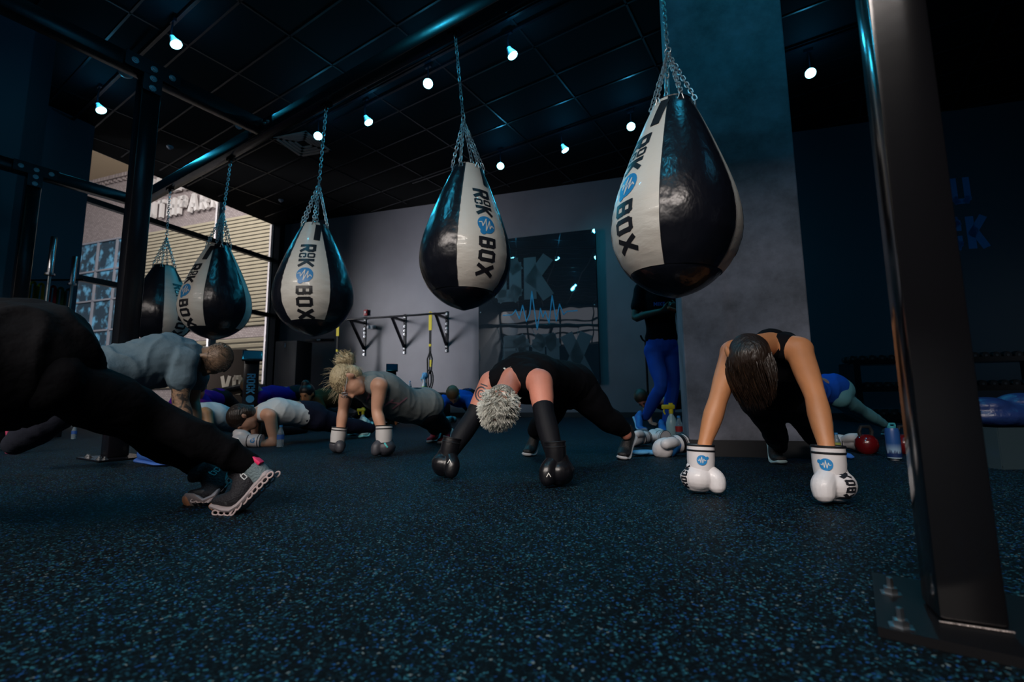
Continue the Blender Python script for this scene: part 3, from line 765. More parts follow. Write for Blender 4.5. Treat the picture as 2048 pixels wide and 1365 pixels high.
# ------------------------------------------------------------------ cyan spot lamps on ceiling tracks
bulb_m = mat('cyan_lamp_glass', (0.5, 0.9, 1.0), 0.3, emit=((0.22, 0.86, 1.0), 16.0))
LZ = 4.5
lamps = [((352, 88), -1), ((202, 220), -1), ((856, 167), 0), ((1025, 110), -1), ((636, 272), 0), ((737, 244), -1), ((1001, 332), 0), ((1130, 300), -1), ((1262, 253), 0), ((1621, 146), 0)]
lamp_lab = ['cyan spotlight high on the left above the T gusset', 'cyan spotlight nearest the dark wall on the far left', 'cyan spotlight left of the second bag\'s long chain',
 'cyan spotlight highest between the two nearest bags', 'cyan spotlight beside the ceiling vent and the middle bag\'s chain', 'cyan spotlight right of the middle bag\'s chain',
 'cyan spotlight lowest in the row over the poster', 'cyan spotlight right of the lowest one, turned sideways', 'cyan spotlight touching the near bag\'s left chain', 'cyan spotlight between the column and the near right post']
def lamp(p, label, power, tilt, track=False):
    zc = H - 0.072 if track else H - 0.004
    root = thing('spot_lamp', label, 'ceiling lamp', (p.x, p.y, H), 0, 'cyan spotlights')
    to = (cO - p); to.z = 0; to.normalize(); d = (V(0, 0, -1) + (to * 0.75 if tilt == 0 else V(0.55, 0.1, 0))).normalized()
    x = d.orthogonal().normalized(); y = d.cross(x)
    mb = MB(); mb.lathe(p - d * 0.10, [(0.028, 0), (0.032, 0.03), (0.058, 0.085), (0.061, 0.1)], 18, (x, y, d)); mb.build('housing', mat('white_lamp_shell', (0.35, 0.38, 0.4), 0.5), root)
    mb = MB(); mb.lathe(p, [(0.060, 0.0), (0.061, 0.012), (0.052, 0.024), (0.03, 0.03), (0.004, 0.032)], 18, (x, y, d)); mb.build('bulb', bulb_m, root)
    mb = MB(); mb.tube([p - d * 0.1, p - d * 0.12 + UP * 0.05, V(p.x - d.x * .1, p.y - d.y * .1, zc)], 0.010, 8); mb.box((p.x - d.x * .1, p.y - d.y * .1, zc - 0.02), (0.1, 0.035, 0.04), (e1, e2, UP)); mb.build('stem', steel_m, root)
    l = bpy.data.lights.new('lamp_light', 'SPOT'); l.energy = power; l.color = (0.025, 0.60, 0.95); l.spot_size = math.radians(150); l.spot_blend = 0.9; l.shadow_soft_size = 0.05
    o = bpy.data.objects.new('lamp_light', l); COL.objects.link(o); o.location = p + d * 0.04; o.rotation_euler = d.to_track_quat('-Z', 'Y').to_euler(); attach(o, root)
    l = bpy.data.lights.new('lamp_spill', 'POINT'); l.energy = power * 0.09; l.color = (0.04, 0.5, 1.0); l.shadow_soft_size = 0.03
    o = bpy.data.objects.new('lamp_spill', l); COL.objects.link(o); o.location = p - d * 0.02 + UP * 0.03 + to * 0.10; attach(o, root)
    return root
LPOW = 46
LP = [Z(q[0], q[1], LZ) for q, t in lamps]
for i, ((q, t), p, lb) in enumerate(zip(lamps, LP, lamp_lab)): lamp(p, lb, LPOW, t, i in (8, 2, 3, 0))
for q, lb in (((1.3, 1.7, LZ), 'added unseen cyan spotlight above the near right bag, over the top edge of the view'), ((-2.4, 1.9, LZ), 'added unseen cyan spotlight above the grey tee, over the top edge of the view'), ((3.9, 1.2, LZ), 'added unseen cyan spotlight above and right of the near right post'), ((-0.6, 0.2, LZ), 'added unseen cyan spotlight straight above the viewer')):  # unseen spotlights added to tint column top, bags and foreground floor cyan
    lamp(V(q), lb, LPOW, -1)
tracks = [(8, 4.6, -3.2, 'right of the near bag'), (2, 2.6, -4.2, 'over the second bag'), (3, 3.4, -4.4, 'high between the near bags'), (0, 3.6, -3.0, 'high on the left')]
for i, a, b_, lb in tracks:
    p = flat(LP[i]); mb = MB(); q0, q1 = p + e1 * a, p + e1 * b_
    while (q0 - flat(W1)).dot(nW) < 0.3 or (q0 - flat(B1)).dot(nB) < 0.3: q0 = q0 - e1 * 0.1
    while q1.x > 9: q1 = q1 + e1 * 0.1
    mb.beam((q0.x, q0.y, H - 0.055), (q1.x, q1.y, H - 0.055), 0.035, 0.03); tag(mb.build('lighting_track', steel_m, smooth=False), 'thin black lighting track on the ceiling ' + lb, 'lighting track')

# unlit dome lamp, detectors, vent
pd_ = Z(252, 146, 4.6)
r_ = thing('dome_lamp', 'unlit round dome lamp on the ceiling behind the left T gusset', 'ceiling lamp', (pd_.x, pd_.y, H))
mb = MB(); mb.ell(pd_, (0.08, 0.08, 0.06)); mb.build('dome', mat('frosted_dome', (0.35, 0.4, 0.42), 0.4), r_); mb = MB(); mb.tube([pd_, V(pd_.x, pd_.y, H)], 0.012, 8); mb.build('stem', steel_m, r_)
for q, lb in (((340, 293), 'small round smoke detector on the ceiling between the left post and the bag beam'), ((562, 400), 'small round sprinkler head on the ceiling above the window corner'), ((478, 252), 'small camera dome on the ceiling above the beam crossing')):
    p = Zc(*q); r_ = thing('smoke_detector' if q[0] == 340 else 'sprinkler_head' if q[0] == 562 else 'ceiling_sensor', lb, 'detector', (p.x, p.y, H))
    mb = MB(); mb.lathe((p.x, p.y, H - 0.045), [(0.02, 0), (0.045, 0.012), (0.055, 0.03), (0.055, 0.045)], 16); mb.build('body', mat('grey_plastic', (0.25, 0.25, 0.27), 0.5), r_)
    mb = MB(); mb.lathe((p.x, p.y, H - 0.06), [(0.008, 0), (0.018, 0.008), (0.02, 0.018)], 10); mb.build('cap', mat('grey_plastic', (0.25, 0.25, 0.27), 0.5), r_)
va, vb, vc = Zc(538, 264), Zc(602, 309), Zc(640, 292)
r_ = thing('ceiling_vent', 'square ceiling air vent with stepped rim beside the middle bag\'s chain', 'air vent', (vb.x, vb.y, H))
vx = flat(va - vb); Lx = vx.length; vx.normalize(); vy = V(-vx.y, vx.x, 0); vy = vy if vy.dot(flat(vc - vb)) > 0 else -vy; Lx = 0.62
vm = mat('tan_painted_vent', (0.30, 0.24, 0.21), 0.5)
c0 = flat(vb) + vx * (Lx / 2) + vy * (Lx / 2)
for k in range(4):
    h_ = Lx / 2 - k * 0.065; mb = MB(); zz = H - 0.03 + k * 0.007
    for s_ in (-1, 1):
        mb.box((c0.x + vx.x * s_ * h_, c0.y + vx.y * s_ * h_, zz), (0.05, h_ * 2 + 0.05, 0.012), (vx, vy, UP)); mb.box((c0.x + vy.x * s_ * h_, c0.y + vy.y * s_ * h_, zz), (h_ * 2 + 0.05, 0.05, 0.012), (vx, vy, UP))
    mb.build('rim' if k == 0 else 'louvre', vm, r_, smooth=False)
# ================================================================== back wall: poster board, straps rail, alarm, boxes
def onB(x, y, d=0.0): return PW(x, y, B1 + nB * d, eB)
def onR(x, y, d=0.0): return PW(x, y, R1 + nR * d, eR)
AXB = (eB, nB, UP)
# glossy acrylic board with a wavy skin and ghost letters; it mirrors the shopfront behind the camera
pa, pb = onB(958, 470, 0.06), onB(1200, 770, 0.06); bw_ = (flat(pb) - flat(pa)).length; z0_, z1_ = 0.66, onB(1080, 472, 0.06).z
bm_ = bpy.data.materials.new('dark_glossy_acrylic'); bm_.use_nodes = True; nt = bm_.node_tree
for n_ in list(nt.nodes): nt.nodes.remove(n_)
out = nt.nodes.new('ShaderNodeOutputMaterial'); df = nt.nodes.new('ShaderNodeBsdfDiffuse'); df.inputs[0].default_value = (0.02, 0.032, 0.042, 1)
g_ = nt.nodes.new('ShaderNodeBsdfGlossy'); g_.inputs[0].default_value = (0.75, 0.75, 0.75, 1); g_.inputs['Roughness'].default_value = 0.015
ms = nt.nodes.new('ShaderNodeMixShader'); ms.inputs[0].default_value = 0.36
tc = nt.nodes.new('ShaderNodeTexCoord'); n1 = nt.nodes.new('ShaderNodeTexNoise'); n1.inputs['Scale'].default_value = 2.0; n1.inputs['Detail'].default_value = 1
bp = nt.nodes.new('ShaderNodeBump'); bp.inputs['Strength'].default_value = 0.10; bp.inputs['Distance'].default_value = 0.03
nt.links.new(tc.outputs['Object'], n1.inputs['Vector']); nt.links.new(n1.outputs['Fac'], bp.inputs['Height']); nt.links.new(bp.outputs[0], g_.inputs['Normal'])
nt.links.new(df.outputs[0], ms.inputs[1]); nt.links.new(g_.outputs[0], ms.inputs[2]); nt.links.new(ms.outputs[0], out.inputs[0])
pc = (flat(pa) + flat(pb)) / 2; root = thing('wall_board', 'large glossy dark board on the back wall with ghosted letters and blue heartbeat line', 'poster board', (pc.x, pc.y, z0_))
tilt = math.radians(0.3); upT = (UP * math.cos(tilt) + nB * math.sin(tilt)); nT = (nB * math.cos(tilt) - UP * math.sin(tilt))
cB = V(pc.x, pc.y, z0_) + upT * ((z1_ - z0_) / 2) + nB * 0.02
mb = MB(); mb.box(cB, (bw_, 0.01, z1_ - z0_), (eB, nT, upT)); brd = mb.build('board', bm_, root, smooth=False)
ghost = mat('ghost_grey_print', (0.04, 0.07, 0.088), 0.35); hb_m = mat('heartbeat_blue_print', (0.03, 0.30, 0.55), 0.4)
org = cB - eB * (bw_ / 2) - upT * ((z1_ - z0_) / 2) + nT * 0.008
HH = z1_ - z0_; q, _w = word('ROK', HH * 0.30, HH * 0.085, bw_ * -0.11, HH * 0.56, 0.06, 1.05)
q = [p_ for p_ in q if min(a[0] for a in p_) > 0.02]
q2, _w = word('BOX', HH * 0.30, HH * 0.085, bw_ * 0.22, HH * 0.03, 0.06, 1.0)
mb_fn = flatfn(org, eB, upT)
patch('ghost_letter', q + q2, mb_fn, ghost, root, 0.3)
hx = [(.22,.47),(.30,.47),(.33,.50),(.36,.44),(.39,.53),(.42,.42),(.45,.47),(.47,.62),(.51,.36),(.54,.50),(.56,.44),(.58,.48),(.61,.40),(.64,.58),(.67,.41),(.70,.52),(.73,.45),(.76,.47),(.84,.47)]
patch('heartbeat_line', stroke([(a * bw_, b * HH) for a, b in hx], 0.022), flatfn(org + nT * 0.002, eB, upT), hb_m, root, 0.3)
for u, v in ((.02,.98),(.98,.98),(.02,.02),(.98,.02),(.98,.5),(.02,.5)):
    mb = MB(); bolt(mb, org + eB * (u * bw_) + upT * (v * HH), nT, 0.01); mb.build('screw', bolt_m, root)
# suspension strap rail on wall brackets
rail_r = thing('suspension_rail', 'black wall rail on three angled brackets with yellow straps hanging from it', 'strap rail')
ends = []
D_ = 0.62
zr = onB(795, 633, D_).z
xs = [(702, 657), (795, 637), (898, 630)]
pts_ = [onB(672, 640, D_), onB(880, 628, D_)]
ra_, rb_ = [V(p.x, p.y, zr) for p in pts_]
mb = MB(); mb.tube([ra_ - eB * 0.9, rb_ + eB * 0.12], 0.022, 10); mb.build('bar', steel_m, rail_r)
for u in (698, 781, 869):
    a = onB(u, 632, D_); a = V(a.x, a.y, zr); wv = flat(a) - nB * D_
    mb = MB(); mb.beam(a, (wv.x, wv.y, zr), 0.05, 0.05); mb.beam(V(a.x, a.y, zr) - nB * 0.06, (wv.x, wv.y, zr - 0.62), 0.05, 0.045)
    br = mb.build('bracket', steel_m, rail_r, smooth=False)
    mb = MB(); mb.box((wv.x + nB.x * .008, wv.y + nB.y * .008, zr - 0.30), (0.06, 0.016, 0.92), AXB)
    pl_ = mb.build('wall_plate', steel_m, br, smooth=False)
    for dz in (0.1, 0.0, -0.12, -0.22, -0.3, -0.62, -0.72):
        mb = MB(); bolt(mb, V(wv.x, wv.y, zr + dz) + nB * 0.016, nB, 0.022); mb.build('bolt', bolt_m, pl_)
yel = mat('yellow_webbing', (0.62, 0.50, 0.02), 0.7); blk_web = mat('black_webbing', (0.012, 0.012, 0.012), 0.8)
def straps(x, ytop, ybot, lb):
    p = onB(x, ytop, D_); p = V(p.x, p.y, zr); zb_ = onB(x, ybot, D_).z; L = p.z - zb_
    r = thing('suspension_strap', lb, 'training strap', (p.x, p.y, p.z), 0, None)
    mb = MB(); mb.tube([p + eB * -.03 + UP * .03, p + UP * .045, p + eB * .03 + UP * .03, p - UP * .03], 0.014, 6); mb.beam(p - UP * 0.02, p - UP * (L * .22), 0.07, 0.02, up=nB); mb.build('anchor_loop', yel, r)
    mb = MB(); mb.beam(p - UP * (L * .22), p - UP * (L * .52), 0.045, 0.02, up=nB)
    mb.tube([p - UP * (L * .5), p - UP * (L * .6) + eB * .05, p - UP * (L * .78) + eB * .03], 0.016, 6); mb.tube([p - UP * (L * .5), p - UP * (L * .6) - eB * .06, p - UP * (L * .78) - eB * .05], 0.016, 6); mb.tube([p - UP * (L * .5), p - UP * (L * .64) - eB * .01, p - UP * (L * .8) - eB * .0], 0.014, 6)
    mb.build('webbing', blk_web, r)
    mb = MB(); mb.box(p - UP * (L * .42), (0.05, 0.03, 0.05), AXB); mb.box(p - UP * (L * .66) + eB * .02, (0.04, 0.03, L * .09), AXB); mb.build('yellow_adjuster', yel, r)
    for s_ in (-1, 1):
        c = p - UP * (L * .87) + eB * (0.03 * s_); mb = MB(); mb.tube([c + eB * (math.cos(a) * .055) + UP * (math.sin(a) * L * .12) + nB * (0.02 * s_) for a in np.linspace(0, 2 * PI, 17)[:-1]], 0.013, 6, closed=True, ref=nB); mb.build('handle', blk_web, r)
straps(861, 628, 779, 'yellow and black suspension strap hanging right of the blonde woman')
straps(676, 655, 787, 'yellow and black suspension strap hanging behind the blonde woman\'s bun')
p = onB(732, 626, 0.03); r = thing('fire_alarm', 'small red fire alarm on the grey back wall', 'fire alarm', (p.x, p.y, p.z))
mb = MB(); mb.box(p, (0.10, 0.05, 0.14), AXB, ch=0.01); mb.build('body', mat('red_alarm', (0.40, 0.02, 0.02), 0.4), r); mb = MB(); mb.box(p + nB * .03 + UP * .01, (0.04, 0.02, 0.05), AXB); mb.build('strobe', mat('white_plastic', (0.6, 0.6, 0.62), 0.35), r)
p = onB(744, 655, 0.06); r = thing('emergency_light', 'white twin emergency light under the red alarm', 'emergency light', (p.x, p.y, p.z))
mb = MB(); mb.box(p, (0.14, 0.07, 0.09), AXB, ch=0.02); mb.build('body', mat('white_plastic', (0.6, 0.6, 0.62), 0.35), r)
for s_ in (-1, 1): mb = MB(); mb.ell(p + eB * .07 * s_ + nB * .03, 0.045); mb.build('lamp_head', mat('white_plastic', (0.6, 0.6, 0.62), 0.35), r)
a_, b_ = onB(612, 681, 0.05), onB(667, 680, 0.05); mb = MB(); mb.beam(a_, b_, 0.06, 0.06, ch=0.01)
r = thing('wall_bar', 'short black bar on the wall below the middle bag', 'bar', (a_.x, a_.y, a_.z)); mb.build('bar', steel_m, r); mb = MB(); c = (a_ + b_) / 2 + nB * .035; mb.box(c, (0.1, 0.006, 0.03), AXB); mb.build('label_plate', mat('white_plastic', (0.6, 0.6, 0.62), 0.35), r)
# tall black padded box
def standing_box(name, lb, cat, x0, x1, yt, D, dep, m, ch=0.02):
    a_, b_ = onB(x0, yt, D), onB(x1, yt, D); L = (flat(b_) - flat(a_)).length; c = (flat(a_) + flat(b_)) / 2 - nB * (dep / 2); zt_ = a_.z
    r = thing(name, lb, cat, (c.x, c.y, 0)); mb = MB(); mb.box((c.x, c.y, zt_ / 2), (L, dep, zt_), AXB, ch=ch); mb.build('body', m, r)
    return r, c, L, zt_
foam = mat('black_foam_cover', (0.009, 0.009, 0.012), 0.5, bump=(30, 0.05))
r, c, L, zt_ = standing_box('padded_box', 'tall black padded box standing beside the window corner', 'padded box', 551, 594, 683, 0.9, 0.5, foam)
mb = MB(); pz = V(c.x, c.y, zt_ - 0.12) + nB * 0.252 - eB * 0.02; mb.ell(pz + UP * .05, (0.02, 0.005, 0.02), AXB); mb.box(pz, (0.04, 0.004, 0.06), AXB); mb.build('figure_mark', mat('white_print_small', (0.4, 0.4, 0.42), 0.5), r)
r, c, L, zt_ = standing_box('equipment_chest', 'wide low black chest against the back wall left of the person in blue', 'equipment chest', 800, 878, 786, 1.0, 0.6, foam, 0.06)
mb = MB(); mb.box(V(c.x, c.y, zt_ - 0.08) + nB * 0.302, (0.05, 0.004, 0.07), AXB); mb.build('yellow_tag', mat('yellow_tag', (0.5, 0.45, 0.02), 0.6), r)
chest_c, chest_z = c, zt_
# brown board with cream letters and black treadmill before it
a_, b_ = P(405, 700, 8.2), P(500, 712, 8.0); e_ = (flat(b_) - flat(a_)).normalized(); n_ = V(e_.y, -e_.x, 0); c = (flat(a_) + flat(b_)) / 2; L = (flat(b_) - flat(a_)).length
r = thing('gym_sign', 'brown board with large cream letters leaning behind the treadmill', 'sign', (c.x, c.y, 0))
mb = MB(); zt_ = a_.z; pts = [(-L / 2, 0), (L / 2 - .06, 0), (L / 2, zt_ - .45), (L / 2 - .1, zt_ - .02), (-L / 2 + .2, zt_), (-L / 2, zt_ - .05)]
vs = [V(c.x, c.y, 0) + e_ * u + UP * v for u, v in pts]; vs += [v_ - n_ * 0.05 for v_ in vs]; k = len(pts)
mb.add(vs, [tuple(range(k)), tuple(reversed(range(k, 2 * k)))] + [(i, (i + 1) % k, (i + 1) % k + k, i + k) for i in range(k)]); mb.build('panel', mat('brown_board', (0.035, 0.02, 0.011), 0.75, spec=.1), r, smooth=False)
lo = P(438, 790, 8.1); hgt = abs(P(440, 752, 8.1).z - lo.z); q, _w = word('VOC', hgt, hgt * .22, 0, 0, .1, 1.0); q = [[(q_[0] if True else 0, q_[1]) for q_ in k_] for k_ in q]
st_ = V(c.x, c.y, 0) + e_ * ((flat(lo) - c).dot(e_)) + UP * (lo.z) + n_ * 0.004
patch('sign_letter', q, flatfn(st_, e_, UP), mat('cream_letter', (0.40, 0.29, 0.17), 0.5), r, 0.5)
tr_ = P(500, 780, 7.4); r = thing('treadmill', 'black treadmill with sloping console below the brown board', 'treadmill', (tr_.x, tr_.y, 0))
tf = flat(tr_); zc = P(500, 772, 7.4).z
mb = MB(); mb.beam((tf.x - .75, tf.y, zc - .16), (tf.x + .1, tf.y, zc + .0), 0.6, 0.07, ch=.02); mb.build('console', mat('black_gloss_plastic', (0.012, 0.013, 0.017), 0.2), r)
mb = MB(); mb.box((tf.x - .3, tf.y + .1, 0.14), (1.7, 0.7, 0.2), ch=.04); mb.build('deck', foam, r)
for s_ in (-1, 1): mb = MB(); mb.beam((tf.x + .05, tf.y + .28 * s_, 0.2), (tf.x - .25, tf.y + .28 * s_, zc - .1), 0.07, 0.12, up=V(1, 0, 0)); mb.build('upright', steel_m, r)
# tablet kiosks
def kiosk(x, y_tab, y_bot, Y, wpx, lb, txt, tcol, num=False, tz=0.35):
    p = P(x, y_tab, Y); wd = wpx / FPX * Y; r = thing('tablet_stand', lb, 'tablet stand', (p.x, p.y, 0)); view = V(-p.x, -p.y, 0).normalized(); sx_ = V(-view.y, view.x, 0)
    mb = MB(); mb.box((p.x - view.x * .03, p.y - view.y * .03, (p.z - .04) / 2), (wd, 0.06, p.z - .04), (sx_, view, UP), ch=.008); pst = mb.build('column', steel_m, r)
    n_ = (UP * math.cos(tz * 2) + view * math.sin(tz * 2)).normalized(); yy = n_.cross(sx_); mb = MB(); mb.box(p, (wd * 1.35, 0.19, 0.025), (sx_, yy, n_), ch=.006); tb = mb.build('tablet', mat('black_gloss_plastic', (0.012, 0.013, 0.017), 0.2), r)
    mb = MB(); mb.box(p + n_ * .0135, (wd * 1.15, 0.15, 0.002), (sx_, yy, n_)); mb.build('screen', mat('blue_tablet_screen', (0.01, 0.035, 0.07), 0.3), tb, smooth=False)
    mb = MB(); mb.box((p.x, p.y, 0.012), (wd * 1.9, 0.34, 0.024), (sx_, view, UP)); mb.build('base', steel_m, r, smooth=False)
    f0 = V(p.x, p.y, 0) + view * 0.002
    if num:
        h_ = wd * .62; zz = P(x, 774, Y).z; q, w_ = word('6', h_, h_ * .17); patch('number', q, flatfn(f0 - sx_ * (w_ / 2) + UP * zz, sx_, UP), white_ink, pst, .2)
        mb = MB(); mb.box(f0 + UP * (zz - .05), (wd * .6, 0.003, 0.04), (sx_, view, UP)); mb.build('label', white_ink, pst, smooth=False)
    else:
        h_ = wd * .55; q, w_ = word('ROCK', h_, h_ * .18, 0, 0, .1); q += disc(w_ + h_ * .7, h_ * .5, h_ * .5, 14, 1); q3, _ = word('BOX', h_, h_ * .18, w_ + h_ * 1.5, 0, .1); zz = P(x, 748, Y).z
        patch('lettering', q + q3, lambda u, v: f0 + UP * (zz - u) + sx_ * (v - h_ / 2), mat('cyan_print', (0.03, 0.22, 0.42), 0.5), pst, .2)
    return r
kiosk(505, 712, 0, 5.4, 27, 'tall black tablet stand with blue vertical lettering, in front of the treadmill', '', None)
kiosk(784, 736, 0, 7.6, 17, 'narrow black tablet stand with a white number six', '', None, num=True)
kiosk(690, 712, 0, 7.7, 22, 'tablet stand behind the blonde woman\'s bun, only its tilted screen showing', '', None, tz=.25)

# ------------------------------------------------------------------ bottles
clear = bpy.data.materials.new('clear_bottle_plastic'); clear.use_nodes = True; nt = clear.node_tree
b = nt.nodes['Principled BSDF']; b.inputs['Base Color'].default_value = (0.55, 0.72, 0.85, 1); b.inputs['Roughness'].default_value = 0.12; b.inputs['Transmission Weight'].default_value = 0.75; b.inputs['IOR'].default_value = 1.2
def water_bottle(p, h, lb, labcol=(0.03, 0.10, 0.35)):
    r = thing('water_bottle', lb, 'water bottle', p, 0); R_ = h * .155
    mb = MB(); pr = [(R_ * .8, 0), (R_, h * .03), (R_ * .93, h * .10), (R_, h * .16), (R_ * .92, h * .24), (R_, h * .32), (R_, h * .58), (R_ * .85, h * .68), (R_ * .5, h * .82), (R_ * .4, h * .86), (R_ * .4, h * .92)]
    mb.lathe(p, pr, 20); mb.build('bottle_body', clear, r)
    mb = MB(); mb.lathe(p, [(R_ * 1.02, h * .36), (R_ * 1.02, h * .58)], 20); mb.build('label', mat('bottle_label_%.2f' % labcol[2], labcol, 0.4), r)
    mb = MB(); mb.lathe(p, [(R_ * .46, h * .92), (R_ * .46, h)], 14); mb.build('cap', mat('blue_cap', (0.05, 0.25, 0.55), 0.4), r)
    return r
def hgt(x, y0, y1, Y): return P(x, y0, Y).z - P(x, y1, Y).z
f = Z(560, 895, 0); water_bottle(f, hgt(560, 851, 895, f.y), 'clear water bottle with blue label standing before the woman in the white top')
f = Z(147, 879, 0); water_bottle(f, hgt(147, 850, 879, f.y), 'small clear bottle on the floor left of the near left post base', (0.2, 0.3, 0.35))
f = Z(1676, 912, 0); water_bottle(f, hgt(1676, 862, 908, f.y), 'small clear bottle standing against the white glove right of the woman\'s arm', (0.35, 0.4, 0.1))
p_ = chest_c - eB * 0.32 + nB * .1; water_bottle((p_.x, p_.y, chest_z), 0.24, 'clear bottle on top of the black chest, left one', (0.4, 0.42, 0.45))
def spray(p, h, lb, col, headcol, facing=V(-1, 0, 0), sleeve=None):
    r = thing('spray_bottle', lb, 'spray bottle', p, 0); R_ = h * .15; p = V(p); s_ = V(-facing.y, facing.x, 0)
    mb = MB(); mb.lathe(p, [(R_ * .9, 0), (R_, h * .03), (R_, h * .42), (R_ * .75, h * .55), (R_ * .35, h * .66), (R_ * .35, h * .72)], 18); mb.build('bottle_body', mat('spray_body_%d' % int(col[0] * 99), col, 0.25), r)
    mb = MB(); mb.lathe(p, [(R_ * .42, h * .68), (R_ * .42, h * .78)], 12); mb.box(p + UP * (h * .86) + facing * (R_ * .5), (R_ * 2.4, R_ * .75, h * .13), (facing, s_, UP), ch=R_ * .25)
    mb.tube([p + UP * (h * .82) + facing * (R_ * 1.2), p + UP * (h * .74) + facing * (R_ * 1.35), p + UP * (h * .66) + facing * (R_ * 1.1)], R_ * .16, 6)
    mb.tube([p + UP * (h * .78), p + UP * h * .97], (R_ * .4, R_ * .3), 8); mb.build('trigger_head', mat('trigger_%d' % int(headcol[0] * 99), headcol, 0.4), r)
    if sleeve: mb = MB(); mb.lathe(p, [(R_ * 1.03, h * .08), (R_ * 1.03, h * .38)], 18); mb.build('label', mat('sleeve_%d' % int(sleeve[0] * 99), sleeve, 0.4), r)
    return r
f = Z(1345, 878, 0); spray(f, hgt(1345, 806, 880, f.y), 'yellow headed spray bottle standing behind the pile of white gloves', (0.35, 0.5, 0.52), (0.65, 0.52, 0.02))
f = Z(725, 862, 0); spray(f, hgt(725, 808, 856, f.y), 'yellow headed spray bottle with purple label under the blonde woman', (0.3, 0.4, 0.45), (0.60, 0.50, 0.02), sleeve=(0.35, 0.15, 0.5))
f = Z(1660, 868, 0); spray(f, hgt(1660, 815, 868, f.y), 'yellow spray bottle mostly hidden behind the right arm of the dark-haired woman', (0.3, 0.35, 0.3), (0.55, 0.55, 0.02))
p_ = chest_c + eB * 0.02 + nB * .12; spray((p_.x, p_.y, chest_z), 0.33, 'spray bottle with green base on the black chest under a light blue cloth', (0.45, 0.5, 0.55), (0.2, 0.45, 0.6), sleeve=(0.2, 0.5, 0.05))
cloth_m = mat('light_blue_microfibre', (0.10, 0.34, 0.60), 0.9, bump=(30, 0.5))
def cloth(name, lb, c, rs, n=26, seed=1, crumple=0.35, cat='cloth', m=None):
    random.seed(seed); mb = MB(); c = V(c)
    for k in range(9):
        a = random.uniform(0, 6.28); d = random.uniform(0.1, 0.6); mb.ell(c + V(math.cos(a) * rs[0] * d, math.sin(a) * rs[1] * d, random.uniform(-.2, .3) * rs[2]), (rs[0] * random.uniform(.35, .6), rs[1] * random.uniform(.3, .6), rs[2] * random.uniform(.5, .8)), nu=10, nv=6)
    o = blob(name, mb, m or cloth_m, None, max(rs) * .05, 2); tag(o, lb, cat); return o
cloth('microfibre_cloth', 'light blue cloth draped over the spray bottle on the chest', (p_.x, p_.y, chest_z + 0.33), (0.08, 0.06, 0.09), seed=4)
f = Z(1290, 912, 0); cloth('microfibre_cloth', 'light blue cloth lying left under the pile of white gloves', (f.x, f.y, 0.018), (0.11, 0.07, 0.022), seed=5)
f = Z(1692, 918, 0); cloth('microfibre_cloth', 'crumpled blue cloth beside the lone white glove', (f.x, f.y, 0.016), (0.05, 0.04, 0.02), seed=6, m=mat('strong_blue_cloth', (0.03, 0.16, 0.55), 0.9))
f = Z(1360, 882, 0); water_bottle(f, hgt(1360, 834, 884, f.y), 'blue drinking bottle right of the yellow headed spray bottle', (0.35, 0.02, 0.02))
# tumbler
f = Z(1790, 921, 0); h_ = hgt(1787, 848, 921, f.y); r = thing('insulated_bottle', 'tall blue insulated bottle with white lower fade and tree line, before the kettlebells', 'bottle', f)
tm = bpy.data.materials.new('blue_fade_bottle'); tm.use_nodes = True; nt = tm.node_tree; b = nt.nodes['Principled BSDF']; tc = nt.nodes.new('ShaderNodeTexCoord'); sp = nt.nodes.new('ShaderNodeSeparateXYZ'); rr = nt.nodes.new('ShaderNodeValToRGB')
nt.links.new(tc.outputs['Generated'], sp.inputs[0]); nt.links.new(sp.outputs[2], rr.inputs[0]); nt.links.new(rr.outputs[0], b.inputs['Base Color'])
rr.color_ramp.elements[0].position = 0.12; rr.color_ramp.elements[0].color = (0.45, 0.62, 0.75, 1); rr.color_ramp.elements[1].position = 0.5; rr.color_ramp.elements[1].color = (0.02, 0.08, 0.26, 1); b.inputs['Roughness'].default_value = 0.35
R_ = h_ * .17
mb = MB(); mb.lathe(f, [(R_ * .95, h_ * .06), (R_, h_ * .1), (R_, h_ * .8), (R_ * .85, h_ * .88)], 26); bb = mb.build('bottle_body', tm, r)
mb = MB(); mb.lathe(f, [(R_ * .6, 0), (R_ * .6, h_ * .06)], 20); mb.build('foot', mat('brushed_steel', (0.6, 0.6, 0.62), 0.3, metal=0.8), r)
mb = MB(); mb.lathe(f, [(R_ * .6, h_ * .88), (R_ * .6, h_ * .94)], 20); mb.tube([f + V(-R_ * .4, 0, h_ * .93), f + V(-R_ * .3, 0, h_ * 1.0), f + V(R_ * .5, 0, h_ * 1.0), f + V(R_ * .6, 0, h_ * .93)], R_ * .18, 6); mb.build('lid', mat('teal_lid', (0.05, 0.3, 0.35), 0.4), r)
random.seed(2); qs = []; x = -0.05
while x < 0.05: hh = random.uniform(.02, .06) * .6; qs.append([(x, 0), (x + .008, 0), (x + .0045, hh), (x + .0035, hh)]); x += .006
vw = V(-f.x, -f.y, 0).normalized(); vs_ = V(-vw.y, vw.x, 0)
patch('tree_print', qs + [[(-.05, -.012), (.05, -.012), (.05, 0.006), (-.05, .006)]], lambda u, v: f + vw * (math.cos(u / R_) * (R_ + .0008)) + vs_ * (math.sin(u / R_) * (R_ + .0008)) + UP * (h_ * .15 + v), mat('navy_print', (0.01, 0.03, 0.12), 0.4), bb, .01)
